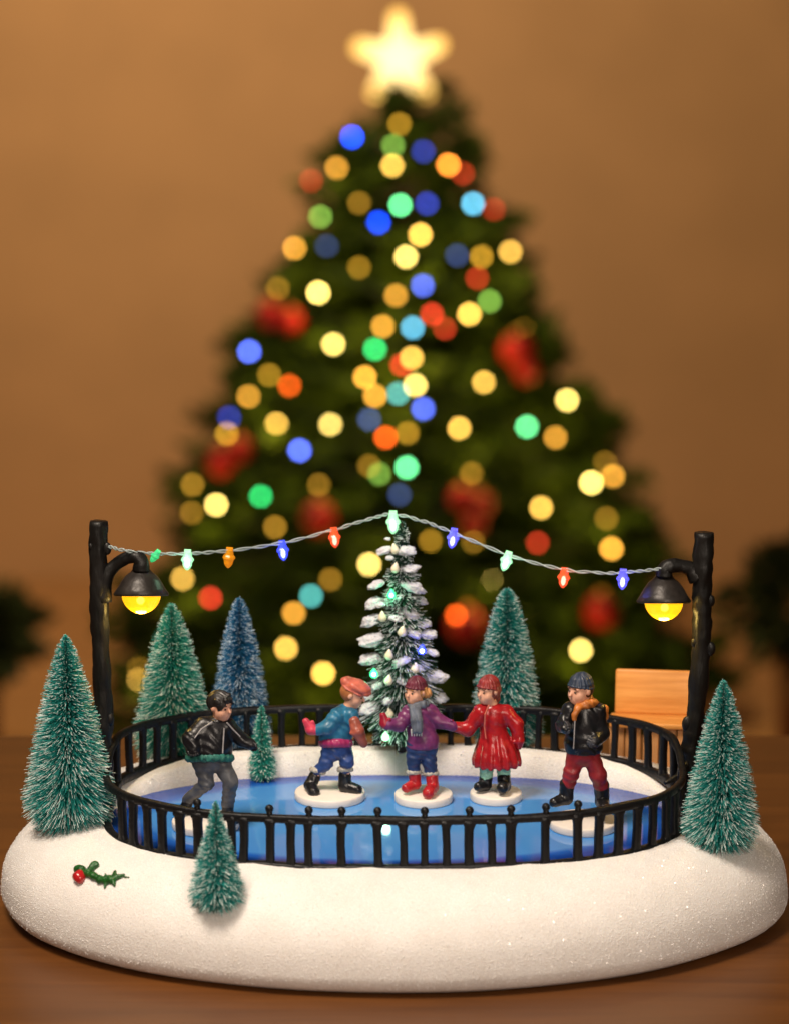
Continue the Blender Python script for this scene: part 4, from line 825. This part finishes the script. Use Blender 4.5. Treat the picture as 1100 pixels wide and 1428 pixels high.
# lights and baubles sit on the front of the crown
def crown_front(px, py, off=.12):
    Y = TY
    for _ in range(6):
        p = atY(px, py, Y); R = tR(min(TH-.05, max(0, p.z-TB)))*1.0; dx = p.x-TX; Y = TY-math.sqrt(max(R*R-dx*dx, .20*R*R))-off
    return atY(px, py, Y)
KIND = {'Y': ((1.0, .70, .16), 1.25), 'y': ((1.0, .56, .09), .95), 'A': ((.90, .40, .045), .80), 'a': ((.50, .26, .020), .32), 'd': ((.26, .13, .012), .14), 'B': ((.006, .07, 1.0), 1.15), 'P': ((.10, .17, .95), .85),
        'b': ((.03, .05, .42), .24), 'k': ((.03, .05, .14), .08), 'C': ((.14, .58, .82), .85), 'T': ((.05, .25, .22), .28), 'G': ((.02, .62, .14), .75), 'H': ((.16, .95, .32), 1.0), 'g': ((.12, .25, .035), .22), 'R': ((1.0, .12, .010), .95), 'O': ((1.0, .28, .03), 1.1), 'r': ((.34, .022, .008), .22), 'S': ((.62, .03, .015), .6)}
LT = [(557,173,'a'),(491,191,'B'),(548,203,'g'),(470,234,'A'),(547,231,'y'),(590,211,'b'),(625,230,'O'),(645,242,'r'),(434,252,'r'),(501,283,'d'),(558,286,'H'),(595,284,'b'),(659,284,'C'),(688,292,'r'),(447,302,'g'),(528,310,'B'),(586,327,'y'),(411,346,'A'),(456,343,'k'),(566,358,'Y'),(637,356,'k'),(671,358,'a'),(711,351,'y'),(501,373,'a'),(665,388,'r'),(388,402,'d'),(444,408,'Y'),(589,398,'P'),(552,412,'A'),(682,420,'g'),(602,438,'S'),(654,438,'y'),(534,455,'A'),(575,457,'C'),(620,458,'r'),(465,480,'Y'),(348,490,'P'),(523,487,'G'),(729,455,'d'),(574,499,'y'),(560,509,'S'),(509,526,'A'),(376,523,'a'),(404,538,'R'),(523,552,'A'),(579,537,'Y'),(555,549,'T'),(674,533,'y'),(347,553,'A'),(590,570,'P'),(790,558,'Y'),(515,585,'k'),(386,591,'y'),(461,592,'Y'),(640,597,'y'),(320,582,'b'),(317,605,'a'),(734,595,'H'),(774,610,'A'),(538,610,'R'),(568,604,'a'),(418,628,'P'),(515,650,'d'),(529,661,'g'),(567,652,'H'),(657,660,'d'),(269,676,'d'),(445,676,'d'),(364,692,'G'),(302,704,'Y'),(268,715,'d'),(824,673,'Y'),(854,664,'A'),(843,645,'d'),(754,708,'y'),(845,723,'d'),(384,735,'d'),(557,690,'k'),(600,754,'a'),(749,757,'r'),(515,787,'Y'),(852,765,'A'),(683,807,'Y'),(255,807,'y'),(461,808,'d'),(294,834,'S'),(434,831,'T'),(410,855,'A'),(636,858,'R'),(399,904,'y'),(809,907,'Y'),(451,939,'y'),(192,949,'y'),(195,932,'d'),(660,757,'d')]
fl = thing('fairy_lights', 'many coloured bulbs strung over the blurred Christmas tree', 'fairy lights', (TX, TY, TB)); fo = Vector((TX, TY, TB))
BR = 4.0/105
bms = None
for i, (x, y, k) in enumerate(LT):
    p = crown_front(x, y, .20 if k in 'dkrg' else .55)-fo; rgb, s_ = KIND[k]; s_ *= 1.5 if k in 'dkrg' else 1
    bm = bmesh.new(); bmesh.ops.create_uvsphere(bm, u_segments=12, v_segments=8, radius=BR, matrix=Matrix.Translation(p)); v_ = (0, .72, 1.3, 1.0, .85)[(i*7) % 5] or .95; from_bm('bulb', bm, glow('fairy_%s_%d' % (k, int(v_*100)), rgb, 22*s_*v_/max(rgb)), fl)
    if k in 'YyA':
        l = bpy.data.lights.new('fairy_glow', 'POINT'); l.energy = {'Y': 24, 'y': 16, 'A': 9}[k]; l.color = (1, .62, .12); l.shadow_soft_size = .15
        lo = bpy.data.objects.new('fairy_glow', l); COL.objects.link(lo); lo.location = p+Vector((0, -.12, -.12)); lo.parent = fl
bm = bmesh.new(); pts = []
for i in range(700):
    u = i/699; z = TH*.99-(TH-1.0)*u**.7; a = i*.17; r = max(.05, tR(z)-.1); pts.append((r*math.cos(a), r*math.sin(a), z+.12*math.sin(i*.9)))
tube(bm, pts, .012, 4); from_bm('wire', bm, mat('green_wire', (.01, .03, .01), .5), fl)
baubm = mat('red_bauble', (.30, .004, .006), .45, spec=.3); goldm = mat('gold_cap', (.7, .45, .12), .3, metal=1)
for x, y, r, lab in ((376, 438, 23, 'red bauble left of a touching pair, upper left of the blurred tree'), (406, 447, 20, 'red bauble right of a touching pair, upper left of the blurred tree'), (720, 488, 27, 'larger red bauble above another at upper right of the blurred tree'), (733, 517, 20, 'red bauble just under a larger one at upper right of the tree'),
                     (308, 644, 25, 'red bauble lower of a pair at the left edge of the tree'), (334, 626, 21, 'red bauble upper of a pair at the left edge of the tree'), (445, 722, 27, 'single red bauble left of the fir top above the wire'), (644, 695, 21, 'red bauble top left in a trio right of the fir top'),
                     (668, 703, 22, 'red bauble at the right of a trio beside the fir top'), (660, 730, 19, 'red bauble lowest in a trio beside the fir top'), (838, 853, 29, 'single red bauble near the right lamp bulb'), (650, 874, 30, 'red bauble behind the orange light, above the red coat skater')):
    p = crown_front(x, y, .38); o = thing('bauble', lab, 'bauble', p, 'red baubles on the background tree')
    bm = bmesh.new(); bmesh.ops.create_uvsphere(bm, u_segments=24, v_segments=16, radius=r*.84/105); from_bm('ball', bm, baubm, o)
    bm = bmesh.new(); lathe(bm, [(0, r*.84/105*.98), (.05, r*.84/105*.98), (.05, r*.84/105*1.2), (0, r*.84/105*1.25)], 12); from_bm('hanger', bm, goldm, o)

# ------------------------------------------------------------------ dark plants at both sides
def shrub(label, px, py, half, Y, hpx, potw, seed):
    c = atY(px, py, Y); k = pxu(Y); o = thing('potted_plant', label, 'plant', (c.x, Y, FLOOR_Z)); zc = c.z-FLOOR_Z; R = half/k; H = hpx/k
    g = np.random.default_rng(seed); n = 1300; d = g.normal(0, 1, (n, 3)); d /= np.linalg.norm(d, axis=1)[:, None]; cc = d*np.array([R, R, H])*(g.random(n)**.35*(1+.35*np.sin(d[:, 0]*5+seed)*np.cos(d[:, 2]*6+d[:, 1]*4)))[:, None]+np.array([0, 0, zc])
    pe = g.normal(0, 1, (n, 3)); pe = np.cross(pe, d); pe /= np.linalg.norm(pe, axis=1)[:, None]; L = .30; w = .07
    q = np.stack([cc, cc+d*L*.5+pe*w, cc+d*L, cc+d*L*.5-pe*w], 1).reshape(-1, 3); from_np('foliage', q, np.arange(len(q)).reshape(-1, 4), mat('dark_leaf', (.030, .045, .006), .6, var=.3, vscale=4), o, smooth=False)
    pz = max(1.2, zc-H*.9); bm = bmesh.new(); lathe(bm, [(0, 0), (potw*.8, 0), (potw, pz), (potw*.88, pz), (potw*.86, pz-.1), (0, pz-.1)], 28); from_bm('pot', bm, mat('pot_brown', srgb(92, 44, 18), .6), o)
    bm = bmesh.new(); tube(bm, [(0, 0, pz-.1), (0, 0, zc)], .08, 8); from_bm('stem', bm, mat('tree_bark', (.07, .04, .02), .8), o)
shrub('dark green plant blurred at the left edge of the picture', -32, 882, 80, 27, 42, .30, 31)
shrub('dark green plant in a brown pot blurred at the right edge', 1128, 842, 100, 27, 88, .42, 32)
